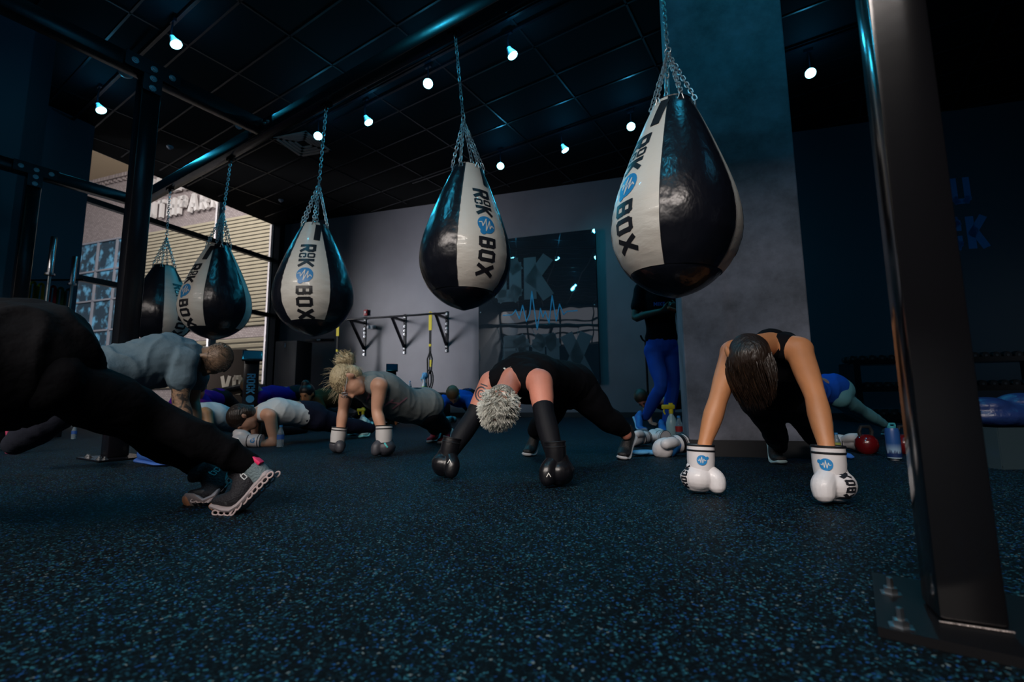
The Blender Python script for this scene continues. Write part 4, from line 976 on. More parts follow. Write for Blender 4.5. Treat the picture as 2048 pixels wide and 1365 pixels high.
# kettlebells
kb_m = mat('red_kettlebell_paint', (0.13, 0.004, 0.006), 0.25, coat=0.4)
for x, y, lb in ((1735, 908, 'red kettlebell left of the tall blue bottle'), (1812, 908, 'red kettlebell right behind the tall blue bottle')):
    f = Z(x, y, 0); R_ = 20 / FPX * f.y * 1.02; r = thing('kettlebell', lb, 'kettlebell', f, 0, 'red kettlebells')
    mb = MB(); mb.lathe(f, [(R_ * .55, 0), (R_ * .85, R_ * .25), (R_, R_ * .8), (R_ * .92, R_ * 1.3), (R_ * .6, R_ * 1.7), (R_ * .3, R_ * 1.82)], 24); mb.build('bell', kb_m, r)
    mb = MB(); mb.tube([f + V(-R_ * .5, 0, R_ * 1.5), f + V(-R_ * .62, 0, R_ * 2.1), f + V(-R_ * .4, 0, R_ * 2.55), f + V(R_ * .4, 0, R_ * 2.55), f + V(R_ * .62, 0, R_ * 2.1), f + V(R_ * .5, 0, R_ * 1.5)], R_ * .17, 8); mb.build('handle', mat('dark_steel_handle', (0.1, 0.1, 0.1), 0.3, metal=.8), r)
# dumbbell racks along the right wall
dm = mat('black_urethane', (0.012, 0.012, 0.014), 0.28); cap_m = mat('chrome_dumbbell_cap', (0.16, 0.18, 0.2), 0.35, metal=1)
def dumbbell(c, rr, L):
    r = thing('dumbbell', 'black round dumbbell with a chrome end cap lying on the dark rack', 'dumbbell', c, 0, 'dumbbells on the rack by the right wall')
    c = V(c)
    for s_ in (-1, 1):
        mb = MB(); o_ = c + nR * (s_ * L * .32); mb.lathe(o_ - nR * L * .15, [(rr * .9, 0), (rr, L * .03), (rr, L * .27), (rr * .9, L * .3)], 16, (eR, UP, nR)); hd = mb.build('weight', dm, r)
        mb = MB(); mb.lathe(o_ + nR * (s_ * L * .15 - .002), [(rr * .32, -.003), (rr * .32, .006)], 10, (eR, UP, nR)); mb.build('end_cap', cap_m, hd)
    mb = MB(); mb.tube([c - nR * L * .2, c + nR * L * .2], 0.016, 8); mb.build('handle', cap_m, r); return r
def dup(root, loc):
    r = root.copy(); COL.objects.link(r); r.location = loc
    for ch in root.children:
        c = ch.copy(); COL.objects.link(c); c.parent = r; c.matrix_parent_inverse = ch.matrix_parent_inverse.copy()
        for g in ch.children:
            d = g.copy(); COL.objects.link(d); d.parent = c; d.matrix_parent_inverse = g.matrix_parent_inverse.copy()
    return r
k0, k1 = onR(1686, 716, 0.75), onR(2075, 700, 0.75); Lr = (flat(k1) - flat(k0)).length; zt_ = (k0.z + k1.z) / 2
er = thing('dumbbell_rack', 'long dark three tier dumbbell rack along the right wall', 'rack', (k0.x, k0.y, 0)); tiers = [zt_ - .12, zt_ - .50, zt_ - .88]
for i, z_ in enumerate(tiers):
    off = nR * (i * .08); m_ = (flat(k0) + flat(k1)) / 2 + off; mb = MB(); mb.box((m_.x, m_.y, z_), (Lr, 0.36, 0.03), (eR, nR, UP)); mb.box((m_.x + nR.x * .18, m_.y + nR.y * .18, z_ + .02), (Lr, 0.02, 0.06), (eR, nR, UP)); mb.build('shelf', steel_m, er, smooth=False)
for u in (0.02, .5, .98):
    m_ = flat(k0) + eR * (Lr * u) + nR * .05; mb = MB(); mb.box((m_.x, m_.y, (zt_ - .12) / 2), (0.08, 0.5, zt_ - .13), (eR, nR, UP)); mb.build('rack_leg', steel_m, er, smooth=False)
d0 = None; base = flat(k0)
for i, z_ in enumerate(tiers):
    n_ = 19
    for k in range(n_):
        q = base + eR * (Lr * (k + .6) / n_) + nR * (i * .08); rr = 0.050; loc = (q.x, q.y, z_ + .022 + rr)
        if d0 is None: d0 = dumbbell(loc, rr, 0.28)
        else: dup(d0, loc)
# wall words
wl = mat('blue_wall_vinyl', (0.03, 0.20, 0.50), 0.5)
for txt, x0, y0, y1, x1 in (('ROCK', 1790, 508, 428, 1982), ('YOU', 1808, 418, 352, 1946)):
    a_, b_ = onR(x0, y0, .004), onR(x1, y0, .004); Lw_ = (flat(b_) - flat(a_)).length; zb_ = onR(x1, y0 - 12, .004).z; h_ = onR(x1, y1, .004).z - zb_
    wf = 1.0; _q, w_ = word(txt, h_, h_ * .2, 0, 0, .14); wf = Lw_ / w_
    q, w_ = word(txt, h_, h_ * .2, 0, 0, .14 * wf, wf)
    o = patch('wall_lettering', q, flatfn(V(a_.x, a_.y, zb_), eR, UP), wl, None, .5); tag(o, 'large blue wall letters ' + txt + ', ' + ('upper' if txt == 'YOU' else 'lower') + ' word, partly behind the near right post', 'wall lettering')
# barbells standing and bands on the left wall
chrome = mat('chrome_barbell', (0.62, 0.64, 0.66), 0.2, metal=1)
for (x, yt, ymid, xb, Y, lb) in ((108, 474, 548, 95, 4.7, 'upright barbell with bright sleeve, left and nearer one'), (150, 513, 568, 140, 5.3, 'upright barbell with bright sleeve, right one by the window')):
    t_ = P(x, yt, Y); k_ = P(x - 6, ymid, Y); r = thing('barbell', lb, 'barbell', (t_.x, t_.y, 0)); ax_ = UP
    mb = MB(); mb.lathe((t_.x, t_.y, 0), [(0.025, k_.z), (0.025, t_.z - .004), (0.022, t_.z)], 16); mb.lathe((t_.x, t_.y, k_.z - .015), [(0.042, 0), (0.042, 0.02)], 16); mb.build('sleeve', chrome, r)
    mb = MB(); mb.tube([(t_.x, t_.y, .45), (t_.x, t_.y, k_.z)], 0.015, 10); mb.build('shaft', mat('dull_steel_shaft', (0.25, 0.3, 0.32), 0.4, metal=.9), r)
    mb = MB(); mb.lathe((t_.x, t_.y, 0), [(0.025, 0.002), (0.025, .45)], 12); mb.build('lower_sleeve', chrome, r)
    r2 = thing('barbell_holder', 'black floor holder of the ' + ('left' if x < 120 else 'right') + ' upright barbell', 'holder', (t_.x, t_.y, 0)); mb = MB()
    mb.lathe((t_.x, t_.y, 0.0), [(0.05, 0), (0.05, .3), (0.036, .3), (0.036, 0.001)], 16); mb.build('socket', steel_m, r2)
def band(x, col, lb, yt=566, Y=5.6, wd=.036):
    t_ = P(x, yt, Y); z_ = t_.z; L = 0.9; r = thing('resistance_band', lb, 'resistance band', (t_.x, t_.y, z_)); mb = MB()
    o_ = V(t_.x, t_.y, 0); pts = []
    for a in np.linspace(0, PI, 9): pts.append(o_ + nW * (0.0) + V(math.cos(a) * .03, 0, z_ - .03 + math.sin(a) * .03))
    pts = [o_ + V(.045, 0, z_ - L + .02), o_ + V(.04, 0, z_ - L * .5)] + pts + [o_ + V(-.04, 0, z_ - L * .5), o_ + V(-.045, 0, z_ - L + .02)] + [o_ + V(math.cos(a) * .045, 0, z_ - L + math.sin(a) * .04) for a in np.linspace(PI, 2 * PI, 7)]
    mb.tube(pts, [(wd, .004)] * len(pts), 6, closed=True, ref=nW); mb.build('loop', mat('band_' + lb.split()[0], col, 0.6), r)
pg0, pg1 = P(62, 560, 5.6), P(146, 582, 5.6)
for x, c_, lb in ((66, (0.6, .40, 0.01), 'amber resistance band hanging leftmost behind the foreground figure'), (82, (0.85, 0.62, 0.01), 'yellow resistance band hanging on the left wall'), (106, (0.25, 0.012, 0.03), 'red resistance band hanging between the barbells'), (121, (0.02, .1, .04), 'green resistance band hanging nearest the window'), (137, (0.02, .05, .03), 'dark resistance band beside the right barbell')):
    band(x, c_, lb, 566 + (x - 62) * .2)
mb = MB(); mb.tube([V(pg0.x - .1, pg0.y + .02, pg0.z + .0), V(pg1.x + .1, pg1.y + .02, pg0.z - .0)], 0.012, 8); r = thing('band_rail', 'thin black rail holding the coloured bands', 'rail', (pg0.x, pg0.y, pg0.z)); mb.build('bar', steel_m, r)
# clutter behind the near right post: crate with folded clothes and shoes
f = Z(2010, 941, 0); r = thing('storage_crate', 'smoky clear crate on the floor at the right edge', 'crate', (f.x, f.y, 0))
cr_m = mat('smoky_plastic', (0.03, 0.05, 0.06), 0.15); wd = .34; hh = .20
c_ = V(f.x + .18, f.y + .15, 0); mb = MB()
for s_ in (-1, 1): mb.box(c_ + V(s_ * wd / 2, 0, hh / 2), (.008, .26, hh)); mb.box(c_ + V(0, s_ * .13, hh / 2), (wd, .008, hh))
mb.box(c_ + V(0, 0, .006), (wd, .26, .012)); mb.build('body', cr_m, r, smooth=False)
mb = MB(); mb.tube([c_ + V(-wd / 2, -.13, .012), c_ + V(wd / 2, -.13, .012)], .004, 6); mb.build('bottom_edge', mat('pale_edge', (0.4, 0.5, 0.52), 0.4), r)
mb = MB(); c2 = V(c_.x, c_.y, hh + .05); mb.ell(c2, (.2, .13, .07)); mb.ell(c2 + V(-.08, 0, .05), (.1, .1, .05)); mb.ell(c2 + V(.1, 0, .06), (.11, .1, .06)); o = blob('folded_jacket', mb, mat('navy_nylon', (0.012, 0.03, 0.12), 0.35, bump=(15, .5)), None, .01, 3); tag(o, 'bundled navy jacket on top of the smoky crate', 'jacket')
# ================================================================== people
def skin(name, c, r=0.5): return mat(name, c, r, bump=(60, 0.06), vary=(6, 0.12))
sk_tan = skin('tan_skin', (0.48, 0.20, 0.085)); sk_fair = skin('fair_skin', (0.55, 0.29, 0.19)); sk_pink = skin('ruddy_skin', (0.58, 0.22, 0.15)); sk_dark = skin('dark_brown_skin', (0.11, 0.05, 0.03))
def fabric(name, c, r=0.85, b=0.35): return mat(name, c, r, bump=(14, b), spec=0.1)
blk_fab = fabric('black_jersey', (0.0035, 0.0035, 0.005)); blk_tight = mat('black_legging', (0.0045, 0.005, 0.008), 0.65, bump=(20, 0.1), spec=0.2)
def lerp(a, b, t): return a * (1 - t) + b * t
def frame(U_, F_):
    U_ = V(U_).normalized(); F_ = V(F_); F_ = (F_ - U_ * F_.dot(U_)).normalized(); return U_, F_, F_.cross(U_)
def head_prims(mb, c, U_, F_, s=1.0, neck=None):
    R_ = F_.cross(U_); ax = (R_, F_, U_)
    mb.ell(c + U_ * .022 * s - F_ * .012 * s, (.074 * s, .095 * s, .083 * s), ax)
    mb.ell(c + F_ * .034 * s - U_ * .035 * s, (.060 * s, .058 * s, .072 * s), ax)
    mb.ell(c + F_ * .060 * s - U_ * .088 * s, (.036 * s, .030 * s, .024 * s), ax)
    mb.ell(c + F_ * .080 * s + U_ * .018 * s, (.048 * s, .014 * s, .012 * s), ax)
    mb.loft([c + F_ * .086 * s + U_ * .008 * s, c + F_ * .102 * s - U_ * .018 * s, c + F_ * .108 * s - U_ * .036 * s], [.007 * s, .010 * s, .014 * s], R_, 8, 2)
    mb.ell(c + F_ * .088 * s - U_ * .064 * s, (.026 * s, .010 * s, .011 * s), ax)
    for k in (-1, 1): mb.ell(c + R_ * (k * .077 * s) - U_ * .012 * s - F_ * .012 * s, (.011 * s, .020 * s, .032 * s), (R_, (F_ - R_ * k * .35).normalized(), U_))
    if neck is not None: mb.loft([neck, lerp(neck, c - U_ * .05 * s - F_ * .02 * s, .6), c - U_ * .04 * s - F_ * .022 * s], [.060 * s, .054 * s, .052 * s], R_, 14, 2)
def hand_prims(mb, wr, d, n, th, s=1.0, curl=0.5):
    d, n, th = V(d).normalized(), V(n).normalized(), V(th).normalized()
    mb.loft([wr, wr + d * .045 * s, wr + d * .085 * s], [(.026 * s, .018 * s), (.038 * s, .016 * s), (.040 * s, .013 * s)], th, 12, 2)
    for off, L in ((.030, .072), (.011, .082), (-.009, .076), (-.028, .060)):
        p = wr + d * .085 * s + th * off * s; a = 0; pts = [p]
        for q in (.42, .32, .26): a += curl * .9; p = p + (d * math.cos(a) + n * math.sin(a)) * (L * q * s); pts.append(p)
        mb.loft(pts, [.0095 * s, .009 * s, .0085 * s, .0072 * s], th, 8, 2)
    p = wr + d * .025 * s + th * .030 * s; mb.loft([p, p + (th * .75 + d * .65 + n * .25 * curl) * .035 * s, p + (th * .55 + d * .85 + n * .6 * curl) * .066 * s], [.014 * s, .011 * s, .0085 * s], d, 8, 2)
def limb(a, b, c, ra, rm, rb_, rf, rc):
    """shoulder/hip a, elbow/knee b, wrist/ankle c"""
    return [a, lerp(a, b, .45), b, lerp(b, c, .35), c], [ra, rm, rb_, rf, rc]
def arm_prims(mb, sh, el, wr, s=1.0, inf=0.0, side=V(1, 0, 0)):
    p, r = limb(sh, el, wr, .056 * s + inf, .050 * s + inf, .039 * s + inf, .042 * s + inf, .027 * s + inf); mb.loft(p, r, side, 14, 3)
def leg_prims(mb, hp, kn, an, s=1.0, inf=0.0, side=V(1, 0, 0)):
    p, r = limb(hp, kn, an, .088 * s + inf, .078 * s + inf, .055 * s + inf, .058 * s + inf, .036 * s + inf); mb.loft(p, r, side, 16, 3)
def torso_prims(mb, J, s=1.0, inf=0.0, up=1.0, sag=0.0):
    pel, nk = J['pel'], J['nk']; sd = (J['shR'] - J['shL']).normalized(); dn = J.get('belly', V(0, 0, -1)) * sag
    w_ = J.get('waist', lerp(pel, nk, .33)) + dn; ch = J.get('chest', lerp(pel, nk, .70)) + dn * .5
    mb.loft([pel, w_, ch, lerp(ch, nk, .62)], [(.160 * s + inf, .120 * s + inf), (.142 * s + inf, .108 * s + inf), (.162 * s + inf, .120 * s + inf), (.130 * s * up + inf, .088 * s + inf)], sd, 20, 4)
def body(J, s=1.0, vox=0.010, m=None, root=None, hs=1.0, sm=5):
    mb = MB(); torso_prims(mb, J, s, -0.006)
    for k in 'LR':
        mb.loft([J['nk'], lerp(J['nk'], J['sh' + k], .55), J['sh' + k]], [.058 * s, .060 * s, .060 * s], V(0, 1, 0), 14, 2)
        arm_prims(mb, J['sh' + k], J['el' + k], J['wr' + k], J.get('arm', s))
        if 'hp' + k in J:
            mb.loft([J['pel'], J['hp' + k]], [.115 * s, .098 * s], V(0, 1, 0), 14, 2)
            leg_prims(mb, J['hp' + k], J['kn' + k], J['an' + k], s)
        if 'hand' + k in J: d, n, th, cu = J['hand' + k]; hand_prims(mb, J['wr' + k], d, n, th, hs, cu)
        elif 'fist' + k in J: mb.loft([J['wr' + k], J['wr' + k] + V(J['fist' + k]) * .05], [.027, .034], V(1, 0, 0), 10, 2)
        if 'toe' + k in J: mb.loft([J['an' + k], lerp(J['an' + k], J['toe' + k], .5), J['toe' + k]], [.030 * s, .032 * s, .020 * s], V(1, 0, 0), 10, 2)
    head_prims(mb, J['hd'], J['U'], J['F'], hs, J['nk'])
    return blob('body', mb, m, root, vox, sm)
def shirt(J, m, root, s=1.0, inf=0.012, sleeve=0.0, vox=0.011, name='shirt', slw=0.016, sag=0.02, sh_in=1.0, low=None, sm=5, up=1.0, wr=(.006, 11)):
    mb = MB(); JJ = dict(J)
    if low is not None: JJ['pel'] = low
    torso_prims(mb, JJ, s, inf, up, sag)
    if sleeve > 0:
        for k in 'LR':
            sh, el = J['sh' + k], J['el' + k]; e = lerp(sh, el, sleeve)
            mb.loft([lerp(J['nk'], sh, .15), lerp(J['nk'], sh, .6), sh], [.064 * s, .066 * s, .066 * s], V(0, 1, 0), 14, 2); mb.loft([sh, lerp(sh, e, .5), e], [.058 * s + slw, .054 * s + slw, .052 * s + slw * 1.3], V(1, 0, 0), 14, 2)
    elif sh_in > 0:
        for k in 'LR': sh = J['sh' + k]; mb.loft([lerp(J['nk'], sh, .25), lerp(J['nk'], sh, .55 * sh_in)], [.062 * s + inf * .4, .064 * s + inf * .4], V(0, 1, 0), 14, 2)
    return blob(name, mb, m, root, vox, sm, wr=wr)
def pants(J, m, root, s=1.0, inf=0.008, t=0.96, vox=0.011, name='trousers', loose=0.0, sm=5, wr=(.004, 12)):
    mb = MB(); w_ = J.get('waist', lerp(J['pel'], J['nk'], .33))
    mb.loft([lerp(J['pel'], w_, .55), J['pel']], [(.150 * s + inf, .112 * s + inf), (.165 * s + inf, .128 * s + inf)], (J['shR'] - J['shL']), 18, 3)
    for k in 'LR':
        mb.loft([J['pel'], J['hp' + k]], [.120 * s + inf, .100 * s + inf], V(0, 1, 0), 14, 2)
        hp, kn, an = J['hp' + k], J['kn' + k], lerp(J['kn' + k], J['an' + k], t)
        mb.loft([hp, lerp(hp, kn, .45), kn, lerp(kn, an, .4), an], [.090 * s + inf, .080 * s + inf + loose, .056 * s + inf + loose, .058 * s + inf + loose, .037 * s + inf + loose], V(1, 0, 0), 16, 3)
    return blob(name, mb, m, root, vox, sm, wr=wr)
def shoe(root, B0, B1, B2, up0, sole_m, up_m, s=1.0, lace_m=None, vox=0.006, name='shoe', det=True):
    """heel, ball and toe points on the sole line; up0 = up vector of the heel"""
    B0, B1, B2 = V(B0), V(B1), V(B2); up0 = V(up0); f0 = (B1 - B0).normalized(); up0 = (up0 - f0 * up0.dot(f0)).normalized()
    sd = f0.cross(up0).normalized(); f1 = (B2 - B1).normalized(); up1 = sd.cross(f1).normalized()
    if up1.dot(up0) < 0: up1 = -up1
    md = lerp(B0, B1, .5); upm = (up0 * .6 + up1 * .4).normalized()
    mb = MB()
    mb.loft([B0 + up0 * .052 * s + f0 * .034 * s, md + upm * .055 * s, B1 + up1 * .044 * s, B2 + up1 * .032 * s - f1 * .022 * s], [(.031 * s, .040 * s), (.034 * s, .040 * s), (.041 * s, .030 * s), (.033 * s, .018 * s)], sd, 16, 4)
    mb.ell(B0 + up0 * .088 * s + f0 * .045 * s, (.033 * s, .046 * s, .026 * s), (sd, f0, up0))
    mb.ell(B0 + up0 * .100 * s + f0 * .018 * s, (.022 * s, .014 * s, .026 * s), (sd, f0, up0))
    u = blob(name, mb, up_m, root, vox, 3)
    mb = MB(); mb.loft([B0 + up0 * .014 * s + f0 * .016 * s, lerp(B0, B1, .3) + up0 * .012 * s, md + upm * .012 * s, B1 + up1 * .013 * s, B2 + up1 * .016 * s - f1 * .016 * s], [(.035 * s, .016 * s), (.034 * s, .014 * s), (.033 * s, .013 * s), (.044 * s, .012 * s), (.034 * s, .012 * s)], sd, 18, 4)
    sl = mb.build('sole', sole_m, u)
    if det:
        mb = MB()
        for i in range(5):
            c = lerp(md, B1, -.1 + .26 * i) + lerp(upm, up1, i / 4) * (.094 - .0085 * i) * s; mb.tube([c - sd * .020 * s - up0 * .004, c + up1 * .003, c + sd * .020 * s - up0 * .004], .0028 * s, 6)
        mb.build('laces', lace_m or sole_m, u)
    return u, sd, up0, f0, up1, f1
def glove(root, wr, d, th, s, m, cuff_m, band_m, vox=0.005, badge=False, txt=None, name='boxing_glove', patch_m=None, nvec=None, sm=3, cuff_top=.085, face=None, cr=1.0):
    """padded boxing glove: wr = wrist end, d = towards the knuckles, th = thumb side"""
    wr = V(wr); d = V(d).normalized(); th = V(th); th = (th - d * th.dot(d)).normalized(); n = d.cross(th).normalized()
    if nvec is not None and n.dot(V(nvec)) < 0: n = -n
    L = (wr.z - .003) if d.z < -.8 else .140 * s; L = max(L, .075 * s)
    E = L - .051 * s; T = L - .034 * s
    mb = MB(); o_ = wr - th * .010 * s
    mb.loft([o_, o_ + d * (E * .38), o_ + d * (E * .75), o_ + d * E], [(.045 * s, .040 * s), (.056 * s, .047 * s), (.064 * s, .054 * s), (.063 * s, .053 * s)], th, 20, 4)
    mb.ell(o_ + d * (E * .92) + n * .014 * s, (.054 * s, .047 * s, .046 * s), (th, n, d))
    mb.loft([wr + d * (T * .10) + th * .022 * s + n * .010 * s, wr + d * (T * .55) + th * .046 * s + n * .020 * s, wr + d * T + th * .050 * s + n * .024 * s], [.030 * s, .033 * s, .031 * s], n, 14, 4)
    g = blob(name, mb, m, root, vox, sm)
    mb = MB(); c0 = wr - d * cuff_top * s; R0 = .051 * s * cr
    x = th; y = n
    mb.lathe(wr - d * cuff_top * s, [(R0 * 1.0, 0), (R0 * 1.02, .01 * s), (R0 * 1.03, cuff_top * s * .6), (R0 * .93, cuff_top * s + .010 * s), (R0 * .80, cuff_top * s + .012 * s), (R0 * .8, .004)], 28, (x, y, d)); cf = mb.build('cuff', cuff_m, g)
    for t in (-.001, .018, cuff_top + .006):
        mb = MB(); rr = R0 * (1.03 if t < cuff_top * .8 else .96); c = c0 + d * (t * s + .002)
        mb.tube([c + x * (math.cos(a) * rr) + y * (math.sin(a) * rr) for a in np.linspace(0, 2 * PI, 33)[:-1]], (.0035 * s, .0018 * s), 6, closed=True, ref=d); mb.build('piping', band_m, g)
    if badge:
        fc = V(face) if face is not None else (cO - wr); fc = (fc - d * fc.dot(d)).normalized(); px_ = d.cross(fc).normalized(); cc = c0 + d * .052 * s
        fn = lambda u, v, o=.0012: cc + fc * (math.cos(u / (R0 * 1.03)) * (R0 * 1.03 + o)) + px_ * (math.sin(u / (R0 * 1.03)) * (R0 * 1.03 + o)) + d * v
        patch('badge', disc(badge[0] * s, 0, .018 * s) + disc(badge[0] * s + badge[1] * .018 * s, -.008 * s, .006 * s, 10, 1), fn, blue_m, cf, .006)
        patch('pulse_mark', pulse(badge[0] * s, 0, .016 * s, .0018 * s, (1, 0)), lambda u, v: fn(u, v, .0022), white_ink, cf, .006)
    return g, wr, d, th, n
def strands(root, name, m, roots, length, rad, fn, seg=5, seed=1, jit=.25):
    random.seed(seed); mb = MB()
    for (p, nrm) in roots:
        L = length * random.uniform(.7, 1.15); pts = [p]; q = p; dr = fn(p, nrm, 0)
        for i in range(1, seg):
            dr = fn(p, nrm, i / (seg - 1)) + V(random.uniform(-jit, jit), random.uniform(-jit, jit), random.uniform(-jit, jit)); q = q + dr.normalized() * (L / (seg - 1)); pts.append(q)
        mb.tube(pts, [rad * (1 - .75 * i / (seg - 1)) for i in range(seg)], 3, caps=False)
    return mb.build(name, m, root, fix=False)
def scalp(c, U_, F_, R_, s, cond, n, seed=1):
    random.seed(seed); out = []
    while len(out) < n:
        v = V(random.gauss(0, 1), random.gauss(0, 1), random.gauss(0, 1)).normalized()
        if not cond(v): continue        # v in (R,F,U)
        p = c + U_ * .022 * s - F_ * .012 * s + R_ * (v.x * .076 * s) + F_ * (v.y * .097 * s) + U_ * (v.z * .086 * s); out.append((p, (R_ * v.x + F_ * v.y + U_ * v.z).normalized()))
    return out
def hair_cap(root, J, m, s=1.0, extra=None, vox=.006, name='hair', grow=.010):
    mb = MB(); c, U_, F_ = J['hd'], J['U'], J['F']; R_ = F_.cross(U_); ax = (R_, F_, U_)
    mb.ell(c + U_ * .030 * s - F_ * .020 * s, ((.074 + grow) * s, (.090 + grow) * s, (.078 + grow) * s), ax)
    mb.ell(c - U_ * .015 * s - F_ * .045 * s, ((.068 + grow) * s, (.055 + grow) * s, (.065 + grow) * s), ax)
    if extra: extra(mb, c, R_, F_, U_)
    return blob(name, mb, m, root, vox, 3)
def person(lb, J, loc=None):
    J['U'], J['F'], _R = frame(J['U'], J['F']); p = loc or J['pel']
    return thing('person', lb, 'person', (p[0], p[1], 0))
white_sole = mat('white_rubber_sole', (0.55, 0.55, 0.57), 0.5); grey_band = mat('black_glove_piping', (0.008, 0.008, 0.01), 0.4)
glove_w = mat('white_glove_leather', (0.68, 0.65, 0.66), 0.38, bump=(40, 0.05), coat=.1)
glove_k = mat('black_glove_leather', (0.005, 0.005, 0.007), 0.34, bump=(40, 0.06)); glove_g = mat('charcoal_glove_leather', (0.045, 0.045, 0.055), 0.5, bump=(40, 0.06))

# ---- woman in front, right: black halter top, white gloves
J = dict(pel=P(1550, 785, 2.28), nk=P(1543, 692, 1.98), chest=P(1546, 722, 2.08), waist=P(1548, 758, 2.2), shL=P(1467, 706, 1.95), shR=P(1597, 700, 1.90), elL=P(1436, 800, 1.87), elR=P(1630, 792, 1.76), wrL=P(1408, 892, 1.84), wrR=P(1655, 902, 1.66),
         hpL=P(1520, 800, 2.3), hpR=P(1590, 795, 2.26), knL=P(1545, 855, 2.42), knR=P(1615, 850, 2.4), anL=P(1560, 895, 2.66), anR=P(1645, 892, 2.66), hd=P(1493, 720, 1.84), U=(-.28, -.70, -.62), F=(-.12, .62, -.75))
r = person('dark-haired woman in black top planking on white boxing gloves in front of the column', J)
J['fistL'] = (-.02, 0, -1); J['fistR'] = (.05, -.05, -1)
bd = body(J, .93, .0085, sk_tan, r)
shirt(J, blk_fab, r, .93, .010, 0, .009, 'halter_top', sag=.015, sh_in=0.80, up=1.0)
mb = MB(); mb.loft([J['nk'] + V(0.02, .03, .02), lerp(J['nk'], J['hd'], .35) + V(.03, .02, .01)], [(.070, .060), (.058, .054)], V(1, 0, 0)); blob('halter_collar', mb, blk_fab, r, .008, 3)
pants(J, blk_tight, r, .93, .006, .97, .010, 'leggings')
hair_d = mat('dark_brown_hair', (0.020, 0.011, 0.007), 0.38, bump=(90, 0.5, (1, 1, .2))); 
hc = hair_cap(r, J, hair_d, 1.0, lambda mb, c, R_, F_, U_: mb.loft([c + V(.0, -.02, .03), c + V(-.012, -.04, -.04), c + V(.012, -.03, -.075), c + V(.035, -.02, -.10)], [(.074, .07), (.064, .05), (.036, .028), (.014, .012)], V(1, 0, 0)), grow=.003)
rt = scalp(J['hd'], J['U'], J['F'], J['F'].cross(J['U']), .95, lambda v: v.z > -.15 or v.y < -.2, 1500, 3)
def fall(p, n, t):
    cx = J['hd'].x + .03; return V(n) * (.35 * (1 - t) ** 2) + V((cx - p.x) * 5.0 * t + .06, -.02, -1) * (.4 + t)
strands(r, 'hanging_hair', hair_d, rt, .105, .0022, fall, 7, 4, .08)
strands(r, 'hair_highlights', mat('light_brown_hair', (0.07, 0.035, 0.018), 0.4), rt[::24], .108, .0018, fall, 7, 5, .08)
gL = glove(r, P(1402, 940, 1.84), V(-.05, -.03, -1), V(1, -.25, 0), 1.03, glove_w, glove_w, grey_band, .004, badge=(-.004, -1), nvec=(0, -1, 0), cuff_top=.090, cr=.93)
gR = glove(r, P(1660, 950, 1.655), V(-.03, -.02, -1), V(-1, -.2, 0), 1.13, glove_w, glove_w, grey_band, .004, badge=(.008, 1), nvec=(0, -1, 0), cuff_top=.085, cr=.86)
for (g, wr, d, th, n), txt, fc in ((gR, 'KBOX', V(.72, -.69, 0)), (gL, 'ROCKBOX', V(-.85, -.5, 0))):
    h_ = .031; q, w_ = word(txt, h_, h_ * .22, 0, 0, .10)
    tip = wr + d * (wr.z - .024); yd = -d; rx = fc.cross(V(0, 0, 1)).normalized()      # letters climb from knuckles to cuff
    decal('lettering', q, g, tip + fc * .05 + rx * .010, yd, -(fc.cross(yd)).normalized() if False else V(fc).cross(yd).normalized(), ink_m, g, .0012, .006, .12)
sh_m = mat('black_mesh_upper', (0.012, 0.012, 0.014), 0.7, bump=(120, .3))
for k, an, tx in (('L', J['anL'], 1560), ('R', J['anR'], 1648)):
    t_ = Z(tx, 929, 0); u = V(0, 1, .15); shoe(r, t_ + V(0, .10, .165), t_ + V(0, .035, .0), t_ + V(0, -.035, 0.002), V(0, -1, .4), mat('teal_white_sole', (0.30, 0.42, 0.45), .5), sh_m, .92)

# ---- man in front, middle: silver hair, black sleeveless top, black gloves
J = dict(pel=P(1138, 772, 2.82), nk=P(1028, 752, 2.36), chest=P(1052, 752, 2.45), waist=P(1098, 756, 2.65), shL=P(983, 766, 2.40), shR=P(1080, 764, 2.22), elL=P(948, 834, 2.36), elR=P(1088, 828, 2.12), wrL=P(905, 900, 2.28), wrR=P(1108, 908, 2.04),
         hpL=P(1112, 790, 2.9), hpR=P(1165, 785, 2.78), knL=P(1090, 845, 2.98), knR=P(1207, 832, 2.82), anL=P(1070, 862, 3.12), anR=P(1248, 860, 2.90), hd=P(1001, 812, 2.12), U=(-.30, -.62, -.70), F=(-.10, .68, -.72))
J['fistL'] = (-.25, -.1, -.8); J['fistR'] = (0, 0, -1); J['arm'] = 1.12
r = person('silver-haired man in a black sleeveless top bent over black boxing gloves', J)
bd = body(J, 1.04, .009, sk_pink, r)
sh_ = shirt(J, blk_fab, r, 1.06, .014, 0, .010, 'sleeveless_top', sag=.02, sh_in=1.15, up=1.15)
pants(J, blk_fab, r, 1.0, .012, .93, .010, 'trousers', .006)
for k, tt in (('L', .0), ('R', .0)):
    mb = MB(); sh, el, wr = J['sh' + k], J['el' + k], J['wr' + k]; e0 = lerp(sh, el, .80)
    mb.loft([e0, el, lerp(el, wr, .4), wr], [.050, .048, .049, .038], V(1, 0, 0), 14, 3); blob('compression_sleeve', mb, blk_tight, r, .007, 3)
silver = mat('silver_hair', (0.66, 0.66, 0.60), 0.5, bump=(120, .5)); silver_d = mat('grey_hair_underlayer', (0.22, 0.20, 0.17), 0.6, bump=(120, .5))  # bright strands and a darker grey layer beneath them
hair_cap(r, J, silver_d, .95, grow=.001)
rt = scalp(J['hd'], J['U'], J['F'], J['F'].cross(J['U']), .94, lambda v: v.z > .05 or (v.y < -.1 and v.z > -.55), 3400, 8)
